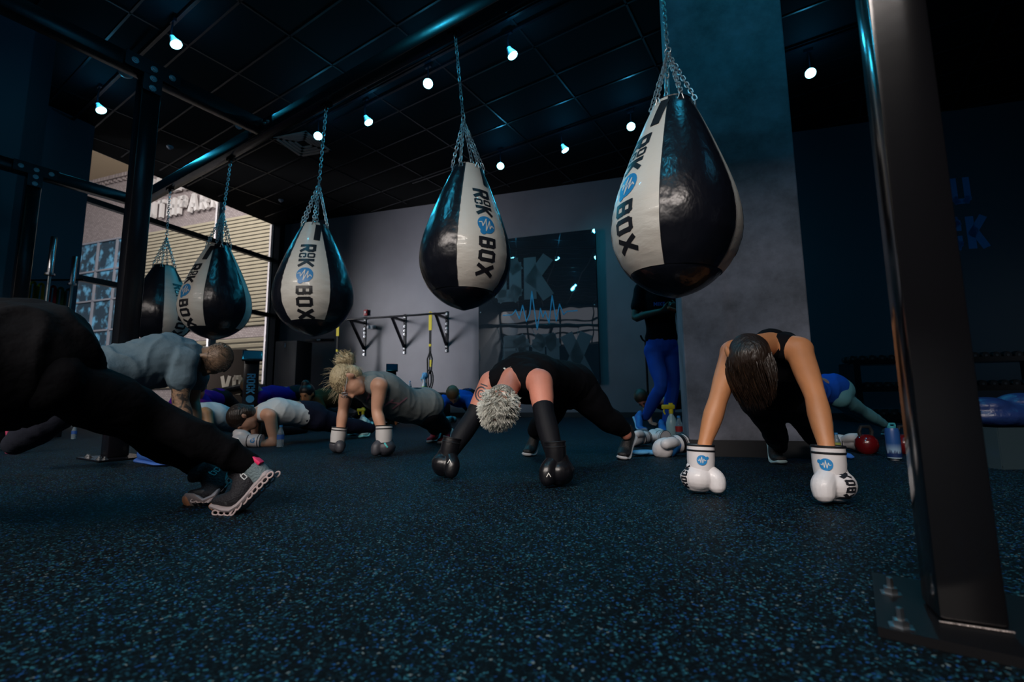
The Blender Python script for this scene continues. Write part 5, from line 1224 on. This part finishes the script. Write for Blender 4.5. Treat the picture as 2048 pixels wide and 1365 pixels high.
def spike(p, n, t):
    w = V(mnoise.noise(p * 55), mnoise.noise(p * 55 + V(9, 0, 0)), mnoise.noise(p * 55 + V(0, 9, 0)))
    return V(n) * .75 + w * 1.5 + J['U'] * .35 + V(-.15, -.1, -.5) * t
strands(r, 'short_spiky_hair', silver, rt, .030, .0018, spike, 4, 8, .10)
decal('swoosh_mark', [[(0, .006), (.008, 0), (.014, .003), (.010, .008)], [(.008, 0), (.040, .014), (.041, .015), (.014, .003)]], sh_, P(1006, 752, 2.2), V(1, 0, .05), V(0, -.3, 1), white_ink, sh_, .002, .01, .35)
rings = []
for rr, tk in ((.030, .007), (.016, .005)):
    rings += stroke([(rr * .9 * math.cos(a), rr * 1.15 * math.sin(a)) for a in np.linspace(0, 2 * PI, 17)], tk)
rings += stroke([(-.03, .045), (.0, .05), (.03, .038)], .006) + stroke([(-.012, -.045), (.01, -.05), (.02, -.04)], .006) + disc(0, 0, .006, 8, 1)
ap = lerp(J['shL'], J['elL'], .34) + V(-.02, 0, 0); decal('shoulder_tattoo', rings, bd, ap, V(1, 0, 0), V(0, 0, 1), mat('tattoo_ink', (0.03, 0.03, 0.04), .6), bd, .0012, .008, .15)
gA = glove(r, P(1112, 922, 2.02), V(.03, -.05, -1), V(-1, -.3, 0), 1.05, glove_k, glove_k, grey_band, .005, nvec=(0, -1, 0), cuff_top=.075, cr=.82)
gB = glove(r, P(897, 912, 2.27), V(-.22, -.1, -1), V(1, -.5, 0), 1.05, glove_k, glove_k, grey_band, .005, nvec=(0, -1, 0), cuff_top=.08, cr=.82)
for g_, o_ in ((gA, P(1099, 955, 1.9)), (gB, P(893, 930, 2.1))):
    decal('white_logo', stroke([(-.008, -.006), (0, .008), (.008, -.006)], .003), g_[0], o_, V(1, 0, 0), V(0, 0, 1), white_ink, g_[0], .001, .004, .2)
run_m = mat('black_running_upper', (0.008, 0.008, 0.009), .55, bump=(150, .3))
for (tx, ty, hx, hy) in ((1246, 921, 1267, 874), (1055, 914, 1082, 875)):
    t_ = Z(tx, ty, 0); shoe(r, P(hx, hy, t_.y + .17), t_ + V(.02, .065, 0), t_ + V(-.012, -.012, 0), V(-.45, -.75, .5), white_sole, run_m, 1.0)
mb = MB(); mb.loft([lerp(J['knR'], J['anR'], .9), J['anR'] + V(.01, 0, -.03)], [.038, .036]); blob('ankle', mb, sk_pink, bd, .007, 2)

# ---- blonde woman with bun, grey sleeveless shirt, charcoal gloves
J = dict(pel=P(848, 812, 3.72), nk=P(727, 768, 3.32), chest=P(762, 778, 3.42), waist=P(806, 800, 3.58), shL=P(694, 782, 3.42), shR=P(760, 772, 3.20), elL=P(687, 820, 3.42), elR=P(754, 822, 3.2), wrL=P(680, 868, 3.40), wrR=P(765, 866, 3.17),
         hpL=P(842, 826, 3.82), hpR=P(856, 824, 3.68), knL=P(868, 850, 3.95), knR=P(880, 845, 3.9), anL=P(872, 862, 4.12), anR=P(894, 858, 4.10), hd=P(696, 762, 3.16), U=(-.86, -.30, .06), F=(.05, -.28, -.95))
J['fistL'] = (0, 0, -1); J['fistR'] = (0, 0, -1)
r = person('blonde woman with a hair bun and grey sleeveless shirt planking on charcoal gloves', J)
bd = body(J, .98, .0095, sk_fair, r, 1.02)
gt = shirt(J, fabric('heather_grey_shirt', (0.17, 0.19, 0.19)), r, 1.0, .026, 0, .010, 'sleeveless_shirt', sag=.035, sh_in=1.15, up=1.1)
pants(J, blk_tight, r, .98, .008, .97, .011, 'leggings')
blond = mat('blonde_hair', (0.46, 0.37, 0.22), .5, bump=(70, .6, (1, 1, .3))); blond_d = mat('dark_blonde_hair', (0.20, 0.15, 0.09), .5, bump=(70, .6))
U_, F_ = J['U'], J['F']; R_ = F_.cross(U_); bun = P(690, 722, 3.2)
hair_cap(r, J, blond, 1.08, lambda mb, c, R_, F_, U_: mb.ell(c + U_ * .02 - F_ * .03, (.080, .080, .080), (R_, F_, U_)), .007, grow=.004)
mb = MB(); mb.ell(bun, (.060, .055, .048)); mb.ell(bun + V(.03, 0, .035), (.03, .03, .025)); bn = blob('hair_bun', mb, blond, r, .007, 2)
rt = [(bun + n_ * .04, n_) for n_ in [V(random.gauss(0, 1), random.gauss(0, 1), random.gauss(0, 1)).normalized() for _ in range(350)]]
strands(r, 'loose_bun_hair', blond, rt, .055, .0020, lambda p, n, t: V(n) * (1 - t) + V(n.y, -n.x, .2) * t * 1.2, 5, 4, .4)
mb = MB(); c = lerp(bun, J['hd'], .35); ax_ = (bun - J['hd']).normalized(); xx = ax_.orthogonal().normalized(); yy = ax_.cross(xx); mb.tube([c + xx * math.cos(a) * .045 + yy * math.sin(a) * .045 for a in np.linspace(0, 2 * PI, 21)[:-1]], .009, 8, closed=True, ref=ax_); mb.build('hair_tie', ink_m, r)
rt = scalp(J['hd'], U_, F_, R_, 1.10, lambda v: v.z > -.1 or v.y < -.1, 1800, 12)
strands(r, 'wavy_hair', blond, rt, .055, .0016, lambda p, n, t: (bun - p).normalized() * 1.0 + V(n) * .22 + V(-.1, -.1, -.5) * t, 5, 12, .14)
strands(r, 'hair_roots', blond_d, rt[::2], .05, .0016, lambda p, n, t: (bun - p).normalized() * 1.0 + V(n) * .2, 5, 13, .12)
strands(r, 'flyaway_hair', blond, rt[::14], .07, .0010, lambda p, n, t: V(n) * .7 + V(-.2, -.1, -.6) * t, 6, 14, .35)
mb = MB(); gl_c = J['hd'] + F_ * .103 * 1.0 + U_ * .012
for k in (-1, 1): c = gl_c + R_ * (k * .034); mb.tube([c + R_ * (math.cos(a) * .024) + U_ * (math.sin(a) * .019) for a in np.linspace(0, 2 * PI, 17)[:-1]], .0022, 6, closed=True, ref=F_); mb.tube([c + R_ * k * .024, J['hd'] + R_ * (k * .083) + U_ * .006], .002, 6)
mb.tube([gl_c - R_ * .012, gl_c + R_ * .012], .002, 6); mb.build('glasses', mat('pale_glasses_frame', (0.35, 0.36, 0.4), .3), r)
decal('shirt_print', sum([stroke([(-.10 + .03 * i, -.05 + (i % 2) * .05), (-.07 + .035 * i, .04 - (i % 3) * .02)], .010) for i in range(7)], []) , gt, P(742, 812, 3.1), V(1, 0, -.35), V(0, -.2, 1), mat('pink_shirt_print', (0.42, 0.20, 0.25), .7), gt, .003, .012, .4)
teal_m = mat('teal_glove_trim', (0.05, 0.42, 0.42), .4)
cuffw = mat('white_cuff_leather', (0.55, 0.53, 0.52), .45)
g1 = glove(r, P(675, 884, 3.38), V(-.10, -.05, -1), V(.35, -1, 0), 1.0, glove_g, cuffw, grey_band, .006, nvec=(1, 0, 0), cuff_top=.10)
g2 = glove(r, P(768, 884, 3.15), V(.02, -.05, -1), V(-1, -.4, 0), 1.05, glove_g, cuffw, grey_band, .006, nvec=(0, -1, 0), cuff_top=.10)
decal('teal_stripe', stroke([(-.035, .030), (-.005, -.008), (.055, -.034)], .009) + [[(.005, .035), (.06, .035), (.06, -.018), (.022, .004)]], g2[0], P(768, 895, 3.0), V(1, 0, 0), V(0, 0, 1), teal_m, g2[0], .0015, .006, .2)
decal('white_palm_patch', [[(-.015, .045), (.02, .045), (.012, -.015), (-.008, -.015)]], g1[0], P(680, 888, 3.2), V(1, 0, 0), V(0, 0, 1), cuffw, g1[0], .0015, .006, .25)
red_m = mat('red_shoe_mesh', (0.42, 0.012, 0.03), .6, bump=(120, .3))
for (tx, ty, hx, hy) in ((884, 889, 903, 860), (862, 887, 882, 862)):
    t_ = Z(tx, ty, 0); shoe(r, P(hx, hy, t_.y + .16), t_ + V(.02, .065, 0), t_ + V(-.02, -.012, 0), V(-.5, -.7, .5), white_sole, red_m, 1.05, vox=.008)

# ---- low planking woman in white top
J = dict(pel=P(622, 832, 4.45), nk=P(520, 826, 4.10), chest=P(553, 822, 4.2), waist=P(590, 824, 4.33), shL=P(512, 832, 4.25), shR=P(540, 832, 4.0), elL=P(512, 876, 4.2), elR=P(549, 886, 4.0), wrL=P(490, 884, 4.1), wrR=P(520, 889, 3.92),
         hpL=P(636, 840, 4.55), hpR=P(636, 838, 4.42), knL=P(690, 852, 4.75), knR=P(692, 850, 4.62), anL=P(722, 858, 4.95), anR=P(742, 858, 4.82), hd=P(486, 838, 3.98), U=(-.90, -.36, .0), F=(-.02, -.2, -.97))
J['fistL'] = (-1, 0, 0); J['fistR'] = (-1, 0, 0)
r = person('dark-haired woman in white top in a low forearm plank beside a clear bottle', J)
body(J, .95, .010, sk_fair, r, 1.0)
shirt(J, fabric('white_tank_fabric', (0.50, 0.54, 0.56)), r, .95, .012, 0, .010, 'tank_top', sag=.02, sh_in=.9, up=.95)
pants(J, fabric('navy_legging', (0.006, 0.008, 0.02)), r, .95, .018, .95, .012, 'leggings')
hair_cap(r, J, hair_d, 1.08, lambda mb, c, R_, F_, U_: mb.ell(c - F_ * .09 + U_ * .02, (.035, .035, .035)))
glove(r, P(500, 882, 3.92), V(-1, -.12, .05), V(.1, -.3, 1), 1.05, glove_w, glove_w, grey_band, .007, badge=(0, 1), cuff_top=.09)
tealw = mat('pale_teal_shoe', (0.30, 0.55, 0.58), .6)
for (tx, ty, hx, hy) in ((724, 877, 745, 846), (703, 873, 722, 850)):
    t_ = Z(tx, ty, 0); shoe(r, P(hx, hy, t_.y + .16), t_ + V(.02, .065, 0), t_ + V(-.02, -.012, 0), V(-.5, -.7, .5), mat('aqua_sole', (0.15, 0.50, 0.55), .5), tealw, 1.1, vox=.008)

# ---- person in white tank behind her
J = dict(pel=P(480, 842, 5.0), nk=P(398, 822, 4.55), shL=P(388, 826, 4.75), shR=P(412, 828, 4.5), elL=P(388, 860, 4.7), elR=P(420, 868, 4.45), wrL=P(370, 874, 4.6), wrR=P(395, 880, 4.35),
         hpL=P(500, 850, 5.15), hpR=P(500, 850, 5.0), knL=P(560, 858, 5.4), knR=P(565, 858, 5.25), anL=P(610, 858, 5.7), anR=P(612, 860, 5.6), hd=P(372, 838, 4.35), U=(-.9, -.35, 0), F=(0, -.2, -1))
J['handL'] = (V(-1, -.1, -.1), V(0, 0, -1), V(0, -1, 0), .1); J['handR'] = (V(-1, -.1, -.1), V(0, 0, -1), V(0, -1, 0), .1)
r = person('person in a white tank planking low behind the tattooed arm of the man in grey', J)
body(J, 1.0, .012, skin('olive_skin', (0.36, 0.20, 0.10)), r); shirt(J, fabric('pale_blue_tank', (0.42, 0.52, 0.58)), r, 1.0, .012, 0, .012, 'tank_top', sh_in=.9); pants(J, blk_tight, r, .95, .008, .95, .014, 'leggings'); hair_cap(r, J, hair_d, 1.05, vox=.009)

# ---- man in grey tee with tattooed arm
J = dict(pel=P(196, 752, 2.66), nk=P(388, 716, 3.02), chest=P(330, 712, 2.92), waist=P(262, 722, 2.78), shR=P(368, 722, 2.86), shL=P(388, 728, 3.16), elR=P(361, 800, 2.86), elL=P(385, 800, 3.14), wrR=P(376, 872, 2.88), wrL=P(392, 868, 3.1),
         hpR=P(190, 770, 2.58), hpL=P(196, 770, 2.78), knR=P(100, 840, 2.5), knL=P(290, 842, 2.86), anR=P(28, 890, 2.6), anL=P(312, 898, 2.92), hd=P(428, 719, 3.02), U=(.93, -.15, -.25), F=(-.28, .05, -.96))
J['handR'] = (V(.3, -.1, -1), V(1, 0, 0), V(0, -1, 0), .4); J['handL'] = (V(.3, -.1, -1), V(1, 0, 0), V(0, -1, 0), .4); J['arm'] = 1.1
r = person('shaved-head man in a grey tee with a tattooed arm, planking at left', J)
bd = body(J, 1.05, .009, skin('muted_tan_skin', (0.22, 0.14, 0.09)), r, 1.04)  # one even, darker tan for the whole skin
shirt(J, fabric('grey_tee_fabric', (0.10, 0.15, 0.185), .85, .5), r, 1.08, .030, .46, .010, 'tee_shirt', .022, sag=.045, up=1.0, wr=(.016, 10))
pants(J, fabric('navy_shorts', (0.012, 0.014, 0.022)), r, 1.0, .016, .95, .012, 'joggers', .01)
tat = bpy.data.materials.new('sleeve_tattoo_skin'); tat.use_nodes = True; nt = tat.node_tree; b = nt.nodes['Principled BSDF']; tc = nt.nodes.new('ShaderNodeTexCoord'); nn = nt.nodes.new('ShaderNodeTexNoise'); nn.inputs['Scale'].default_value = 22; nn.inputs['Detail'].default_value = 5; nn.inputs['Distortion'].default_value = 1.6
rr_ = nt.nodes.new('ShaderNodeValToRGB'); rr_.color_ramp.elements[0].position = .44; rr_.color_ramp.elements[0].color = (.035, .030, .028, 1); rr_.color_ramp.elements[1].position = .58; rr_.color_ramp.elements[1].color = (.26, .16, .10, 1)
nt.links.new(tc.outputs['Object'], nn.inputs['Vector']); nt.links.new(nn.outputs['Fac'], rr_.inputs[0]); nt.links.new(rr_.outputs[0], b.inputs['Base Color']); b.inputs['Roughness'].default_value = .5
mb = MB(); sh, el, wr = J['shR'], J['elR'], J['wrR']; mb.loft([lerp(sh, el, .45), el, lerp(el, wr, .35), wr], [.0565, .0455, .0485, .032], V(1, 0, 0)); blob('tattoo_sleeve', mb, tat, r, .007, 3)
rt = scalp(J['hd'], J['U'], J['F'], J['F'].cross(J['U']), 1.04, lambda v: v.z > -.2 and v.y < .75, 2600, 22)
strands(r, 'stubble_hair', mat('shaved_hair_stubble', (0.05, 0.045, 0.04), .7), rt, .006, .0012, lambda p, n, t: V(n), 2, 22, .3)
blue_sh = mat('blue_shoe_mesh', (0.02, 0.08, 0.30), .6); dk_sh = mat('black_pink_shoe', (0.014, 0.010, 0.014), .6)
t_ = Z(343, 933, 0); shoe(r, t_ + V(-.23, .03, .02), t_ + V(-.07, .01, 0), t_, V(0, 0, 1), blue_sh, blue_sh, 1.0, vox=.008)
t_ = Z(38, 908, 0); u_ = shoe(r, t_ + V(-.10, .0, .18), t_ + V(-.06, 0, 0), t_ + V(.02, 0, 0), V(1, 0, .5), mat('pink_sole', (0.40, 0.03, 0.10), .5), dk_sh, 1.0, vox=.008)

# ---- foreground man in black, body leaving the frame at left
J = dict(pel=P(78, 738, 1.27), nk=P(-430, 700, 1.12), waist=P(-60, 720, 1.18), chest=P(-230, 705, 1.14), shR=P(-420, 720, .98), shL=P(-420, 720, 1.28), elR=P(-440, 850, .98), elL=P(-440, 850, 1.25), wrR=P(-455, 985, 1.0), wrL=P(-455, 985, 1.25),
         hpR=P(98, 764, 1.22), hpL=P(116, 770, 1.42), knR=P(300, 832, 1.46), knL=P(262, 848, 1.62), anR=P(512, 936, 1.63), anL=P(425, 944, 1.80), hd=P(-560, 760, 1.1), U=(-.9, 0, -.3), F=(-.3, 0, -1))
J['handR'] = (V(-.3, 0, -1), V(0, 1, 0), V(0, 0, 1), .2); J['handL'] = J['handR']
r = person('man all in black in the left foreground, legs stretched to his dark running shoes', J)
body(J, .78, .012, sk_fair, r)
blk_loose = fabric('black_loose_cotton', (0.0025, 0.0025, 0.0035), .9, .6)
shirt(J, blk_loose, r, 1.05, .048, .9, .013, 'hooded_jacket', .03, sag=.03, low=P(25, 728, 1.25), wr=(.02, 8))
pants(J, blk_loose, r, .86, .006, .93, .011, 'joggers', .003, wr=(.012, 9))
for k in 'R':
    mb = MB(); a = J['an' + k]; mb.loft([lerp(J['kn' + k], a, .93), a + V(.018, 0, -.03)], [.037, .036]); sk_ = blob('sock', mb, mat('grey_melange_sock', (0.16, 0.22, 0.24), .9, bump=(150, .4)), r, .005, 2)
    mb = MB(); c = lerp(J['kn' + k], a, .965) + V(.022, -.012, .020); mb.box(c, (.012, .03, .035), (V(.6, 0, .8).normalized(), V(0, 1, 0), V(-.8, 0, .6).normalized()), ch=.003); mb.build('pink_tab', mat('neon_pink_fabric', (0.75, 0.02, 0.12), .6), sk_)
up_m = mat('charcoal_knit_upper', (0.010, 0.010, 0.015), .75, bump=(160, .4)); sole_g = mat('grey_foam_sole', (0.34, 0.29, 0.30), .6); peach = mat('peach_rubber', (0.55, 0.25, 0.14), .6)
def cloud_shoe(toe, ball, heel, Yh, off):
    t_ = Z(*toe, 0); b_ = Z(*ball, 0); h_ = P(*heel, Yh)
    u, sd, up0, f0, up1, f1 = shoe(r, h_, b_, t_, V(-.6, 0, .8), sole_g, up_m, 1.14, ink_m, .0045, 'running_shoe')
    if sd.dot(V(0, -1, 0)) < 0: so = -sd
    else: so = sd
    # hollow pods under the sole
    pts = [lerp(h_, b_, t) for t in np.linspace(.04, .96, 8)] + [lerp(b_, t_, t) for t in (.18, .42, .66)]
    for s_ in (-1, 1):
        mb = MB()
        for i, p in enumerate(pts):
            up_ = lerp(up0, up1, min(1, i / 8)).normalized(); ff = (f0 if i < 8 else f1); hw = .036 if i < 6 else .043
            c = p + so * (hw * s_) + up_ * .002
            mb.tube([c + ff * (math.cos(a) * .0115) + up_ * (math.sin(a) * .0075) for a in np.linspace(0, 2 * PI, 13)[:-1]], .0028, 6, closed=True, ref=sd)
        mb.build('cushion_pods', mat('pale_pod_rubber', (0.46, 0.36, 0.36), .6), u)
    mb = MB(); mb.loft([t_ + up1 * .016 - f1 * .022, t_ + up1 * .018 - f1 * .008], [(.036, .017), (.028, .014)], sd, 16, 3); tc_ = mb.build('toe_bumper', peach, u)
    mb = MB(); mb.loft([b_ + up1 * .034 + f1 * .01, t_ + up1 * .034 - f1 * .02], [(.044, .018), (.034, .014)], sd, 16, 3); mb.build('toe_cap', mat('grey_toe_cap', (0.045, 0.048, 0.052), .6), u)
    q, w_ = word('OC', .020, .0030, 0, 0, .15, 1.2)
    decal('logo', q + stroke([(.001, .017), (.004, .024)], .003), u, lerp(h_, b_, .42) + up0 * .050 + so * .02, f0 * -1, up0, mat('pale_logo_print', (0.45, 0.48, 0.5), .4), u, .001, .004, .12) if (f0 * -1).cross(up0).dot(so) > 0 else decal('logo', q, u, lerp(h_, b_, .62) + up0 * .050 + so * .02, f0, up0, mat('pale_logo_print', (0.45, 0.48, 0.5), .4), u, .001, .004, .12)
cloud_shoe((426, 1024), (474, 1026), (551, 948), 1.64, 0)
cloud_shoe((364, 1012), (410, 1013), (468, 955), 1.82, 0)

# ---- standing man in blue trousers
J = dict(pel=P(1323, 690, 5.12), nk=P(1316, 560, 5.1), waist=P(1322, 655, 5.1), chest=P(1317, 605, 5.1), shL=P(1282, 578, 5.12), shR=P(1352, 578, 5.12), elL=P(1270, 636, 5.08), elR=P(1362, 640, 5.15), wrL=P(1322, 622, 4.86), wrR=P(1356, 622, 4.90),
         hpL=P(1307, 702, 5.12), hpR=P(1340, 702, 5.14), knL=P(1322, 772, 5.0), knR=P(1346, 775, 5.2), anL=P(1290, 836, 5.3), anR=P(1333, 848, 5.25), hd=P(1316, 522, 5.05), U=(0, 0, 1), F=(.1, -1, -.25))
J['handL'] = (V(1, -.1, .25), V(0, .8, .4), V(0, -.5, 1), .8); J['handR'] = (V(-.8, -.3, .5), V(0, .9, .2), V(0, -.4, 1), .8)
r = person('standing man in black tee and bright blue trousers behind the near right bag', J)
body(J, 1.0, .0085, sk_dark, r)
ts = shirt(J, blk_fab, r, 1.02, .016, .62, .012, 'tee_shirt', .016, sag=0, low=P(1323, 675, 5.12))
tr_b = fabric('bright_blue_trousers', (0.015, 0.075, 0.42), .7, .3)
tp = pants(J, tr_b, r, .98, .010, .95, .011, 'trousers', .004)
hair_cap(r, J, mat('black_cropped_hair', (0.006, 0.005, 0.005), .8), 1.0, grow=.003, vox=.009)
q, w_ = word('MIKE', .06, .012, 0, 0, .12); decal('shirt_lettering', [[(a * .8, b * .7) for a, b in k_] for k_ in q], ts, P(1318, 606, 4.8), V(1, 0, 0), UP, mat('blue_shirt_print', (0.02, 0.13, 0.5), .6), ts, .003, .015, .5)
for k, (x0, y0, x1, y1) in enumerate(((1291, 676, 1314, 752),)):
    a, b_ = P(x0, y0, 4.8), P(x1, y1, 4.8); dd = (b_ - a); L = dd.length
    decal('side_stripe', [[(0, 0), (L, 0), (L, .022), (0, .022)]], tp, a, dd.normalized(), V(0, -1, 0).cross(dd.normalized()), ink_m, tp, .003, .03, .6)
bs = mat('blue_trainer_mesh', (0.02, 0.13, 0.45), .55)
h_ = P(1268, 838, 5.35); t_ = Z(1296, 866, 0); shoe(r, h_, V(t_.x - .08, t_.y + .03, .01), t_, V(.5, 0, .9), mat('light_blue_sole', (0.25, 0.45, 0.65), .5), bs, 1.05, vox=.009)
t_ = Z(1330, 870, 0); shoe(r, t_ + V(.03, .22, .02), t_ + V(.01, .08, 0), t_, V(0, 0, 1), bs, bs, 1.05, vox=.009)
mb = MB(); mb.loft([P(1352, 622, 4.84), P(1338, 617, 4.82)], [.02, .02]); mb.build('orange_wristband', mat('orange_band', (0.55, 0.07, 0.02), .6), r)

# ---- background people
def bgp(lb, J, sk, sh_m_, hair_m, sleeve=.5, leg_m=blk_tight, extra=None, s=1.0, bun=None):
    r = person(lb, J); b_ = body(J, s, .013, sk, r, 1.02, 4); shirt(J, sh_m_, r, s, .014, sleeve, .013, 'shirt'); pants(J, leg_m, r, s, .008, .95, .014, 'leggings')
    hair_cap(r, J, hair_m, 1.05, bun, .009); 
    for k in (-1, 1):
        mb = MB(); c = J['hd'] + J['F'] * .090 + J['U'] * .004 + J['F'].cross(J['U']) * (k * .03); mb.ell(c, .009, nu=8, nv=6); mb.build('eye', mat('dark_eye', (.02, .015, .012), .2), r)
    return r
def allfours(x, y, Y, w_, dirn, head, arms, hU, hF, hipz=.0):
    """x,y = between shoulders; arms = wrist pixels"""
    nk = P(x, y, Y); d = V(dirn).normalized(); sd = V(-d.y, d.x, 0).normalized()
    if sd.x < 0: sd = -sd
    pel = nk + d * .48 + V(0, 0, hipz); J = dict(pel=pel, nk=nk, shL=nk - sd * w_ - V(0, 0, .02), shR=nk + sd * w_ - V(0, 0, .02), hd=P(*head), U=hU, F=hF)
    for k, (ax_, ay_, aY) in zip('LR', arms):
        wr = P(ax_, ay_, aY); wr.z = max(wr.z, .035); J['wr' + k] = wr; J['el' + k] = lerp(J['sh' + k], wr, .5) + V(-.03 if k == 'L' else .03, 0, 0); J['hand' + k] = (V(0, -1, -.1), V(0, 0, -1), V(1 if k == 'L' else -1, 0, 0), .1)
        hp = pel + sd * (-.09 if k == 'L' else .09); J['hp' + k] = hp; an = hp + d * .72; an.z = .10; kn = lerp(hp, an, .5); kn.z = max(.07, kn.z - .04); J['kn' + k] = kn; J['an' + k] = an; J['toe' + k] = an + V(0, 0, -.07) 
    return J
purple = fabric('purple_tee_fabric', (0.10, 0.015, 0.25)); brown_h = mat('brown_hair', (0.05, 0.028, 0.015), .5); lbrown = mat('light_brown_hair_bg', (0.16, 0.09, 0.04), .5)
bgp('person in a purple top planking behind the tattooed arm, face toward the floor', allfours(380, 796, 5.9, .17, (.1, 1, 0), (396, 778, 5.65), ((346, 835, 5.7), (425, 838, 5.8)), (.1, -.8, .5), (.2, -.5, -.8)), sk_pink, purple, brown_h)
bgp('person in a violet tee planking behind the tall tablet stand', allfours(520, 789, 6.2, .17, (1, .9, 0), (500, 774, 5.95), ((493, 832, 6.0), (520, 835, 6.35)), (-.6, -.6, .4), (-.1, -.5, -.9)), sk_fair, fabric('violet_tee_fabric', (0.03, 0.015, 0.24)), lbrown)
bgp('dark-haired woman with a top knot crouching on hands behind the white-topped woman', allfours(622, 797, 6.1, .17, (.8, .8, 0), (613, 788, 5.85), ((602, 838, 5.85), (640, 838, 6.0)), (-.1, -.35, .9), (-.1, -1, -.3), .03), sk_tan, fabric('olive_jacket_fabric', (0.05, 0.045, 0.02)), mat('black_hair_bg', (0.012, 0.008, 0.008), .4), .9, blk_tight, bun=lambda mb, c, R_, F_, U_: mb.ell(c + U_ * .12 - F_ * .03, (.05, .05, .05)))
bgp('person in an olive top planking by the chest, mostly hidden by the blonde woman', allfours(808, 797, 6.9, .18, (-.7, .6, 0), (823, 801, 6.7), ((812, 838, 6.7), (835, 838, 6.9)), (.6, -.6, .3), (.2, -.4, -.9), .04), sk_fair, fabric('green_olive_fabric', (0.045, 0.06, 0.03)), mat('black_hair_bg', (0.012, 0.008, 0.008), .4))
pr = bgp('person in a bright blue tee on hands and knees at the back wall', allfours(912, 797, 6.7, .20, (.25, 1, 0), (906, 790, 6.4), ((880, 842, 6.4), (942, 842, 6.5)), (-.15, -.8, .25), (0, -.35, -.95), .02), sk_fair, fabric('bright_blue_tee', (0.012, 0.10, 0.48)), lbrown, .55)
bgp('person with brown hair planking far behind the blue trousers', allfours(1310, 800, 6.4, .17, (.9, .45, 0), (1284, 798, 6.1), ((1302, 846, 6.2), (1330, 846, 6.5)), (-.6, -.5, .5), (-.2, -.6, -.8)), sk_pink, blk_fab, brown_h, 0.0)
# person in blue shirt and teal leggings, right of the column
J = dict(pel=P(1672, 780, 3.95), nk=P(1575, 765, 3.82), shL=P(1570, 775, 3.98), shR=P(1570, 775, 3.65), elL=P(1560, 830, 3.95), elR=P(1560, 830, 3.62), wrL=P(1560, 868, 3.9), wrR=P(1560, 870, 3.6), hpL=P(1676, 796, 4.05), hpR=P(1678, 796, 3.87),
         knL=P(1716, 828, 4.2), knR=P(1722, 822, 4.05), anL=P(1742, 842, 4.4), anR=P(1772, 852, 4.2), hd=P(1538, 785, 3.8), U=(-1, 0, 0), F=(0, 0, -1))
J['handL'] = (V(-.2, -1, -.2), V(0, 0, -1), V(1, 0, 0), .2); J['handR'] = J['handL']
r = person('person in a blue shirt and teal leggings planking right of the column, head hidden', J)
body(J, .82, .011, sk_fair, r); shirt(J, fabric('royal_blue_shirt', (0.012, 0.09, 0.50)), r, .92, .012, .5, .011, 'shirt', sag=.04, low=P(1662, 778, 3.95), wr=(.014, 9)); pants(J, fabric('teal_legging', (0.13, 0.33, 0.37), .7, .1), r, .86, .004, .93, .011, 'leggings')
t_ = Z(1778, 872, 0); shoe(r, P(1788, 858, t_.y + .02), t_ + V(.01, .02, .01), t_ + V(-.06, -.02, 0), V(-1, 0, .6), white_sole, mat('dark_trainer', (.02, .02, .025), .6), .9, vox=.01)

# ------------------------------------------------------------------ gloves lying on the floor
def loose_glove(x, y, d, th, lb, s=1.0, m=glove_w, palm=False, nv=(0, 0, 1)):
    f = Z(x, y, 0); g, wr, d_, th_, n_ = glove(None, V(f.x, f.y, .060 * s), d, th, s, m, glove_w, grey_band, .005, nvec=nv, cuff_top=.07); g['label'] = lb; g['category'] = 'boxing glove'; g['group'] = 'white gloves lying loose on the floor'
    if palm:
        mb = MB(); mb.loft([wr - d_ * .01 + n_ * .022 * s, wr + d_ * .045 * s + n_ * .034 * s], [(.040 * s, .022 * s), (.052 * s, .026 * s)], th_, 16, 3); blob('blue_palm', mb, mat('blue_glove_palm', (0.02, 0.16, 0.48), .4), g, .005, 2)
        mb = MB(); mb.lathe(wr - d_ * .045 * s, [(.053 * s, 0), (.053 * s, .022 * s)], 24, (th_, n_, d_)); mb.build('black_strap', grey_band, g)
    return g
loose_glove(1284, 892, V(-.7, -.6, -.05), V(.5, -.6, .4), 'white boxing glove at the left end of the pile, thumb toward the viewer', .95)
loose_glove(1322, 888, V(-.3, .9, .0), V(1, .3, .2), 'white boxing glove lying behind the blue palmed one, knuckles away', .95)
loose_glove(1350, 912, V(-.86, -.42, -.10), V(.35, -.5, .8), 'large white boxing glove with blue palm showing, front of the pile', 1.12, palm=True, nv=(.3, -1, .3))
loose_glove(1388, 905, V(.2, -.9, -.1), V(-1, -.2, .2), 'white boxing glove nearest the planking woman\'s left glove, its cuff open', .95)
loose_glove(1690, 902, V(.5, -.8, 0), V(-.8, -.5, .3), 'lone white boxing glove right of the dark-haired woman\'s wrist', .95)
loose_glove(903, 848, V(-.4, -.9, 0), V(1, -.2, .2), 'pale blue boxing glove on the floor under the person in bright blue', 1.0, mat('aqua_glove_leather', (0.08, 0.40, 0.50), .4))
# thin black pole behind the standing man
p = P(1291, 684, 7.3); r = thing('stretch_pole', 'thin black pole standing behind the man in blue trousers', 'pole', (p.x, p.y, 0)); mb = MB(); mb.tube([(p.x, p.y, 0), (p.x, p.y, p.z)], .018, 8); mb.build('shaft', steel_m, r); mb = MB(); mb.tube([p, p + V(-.05, -.02, .03), p + V(-.08, -.02, .10)], .015, 8); mb.build('hook', steel_m, r)
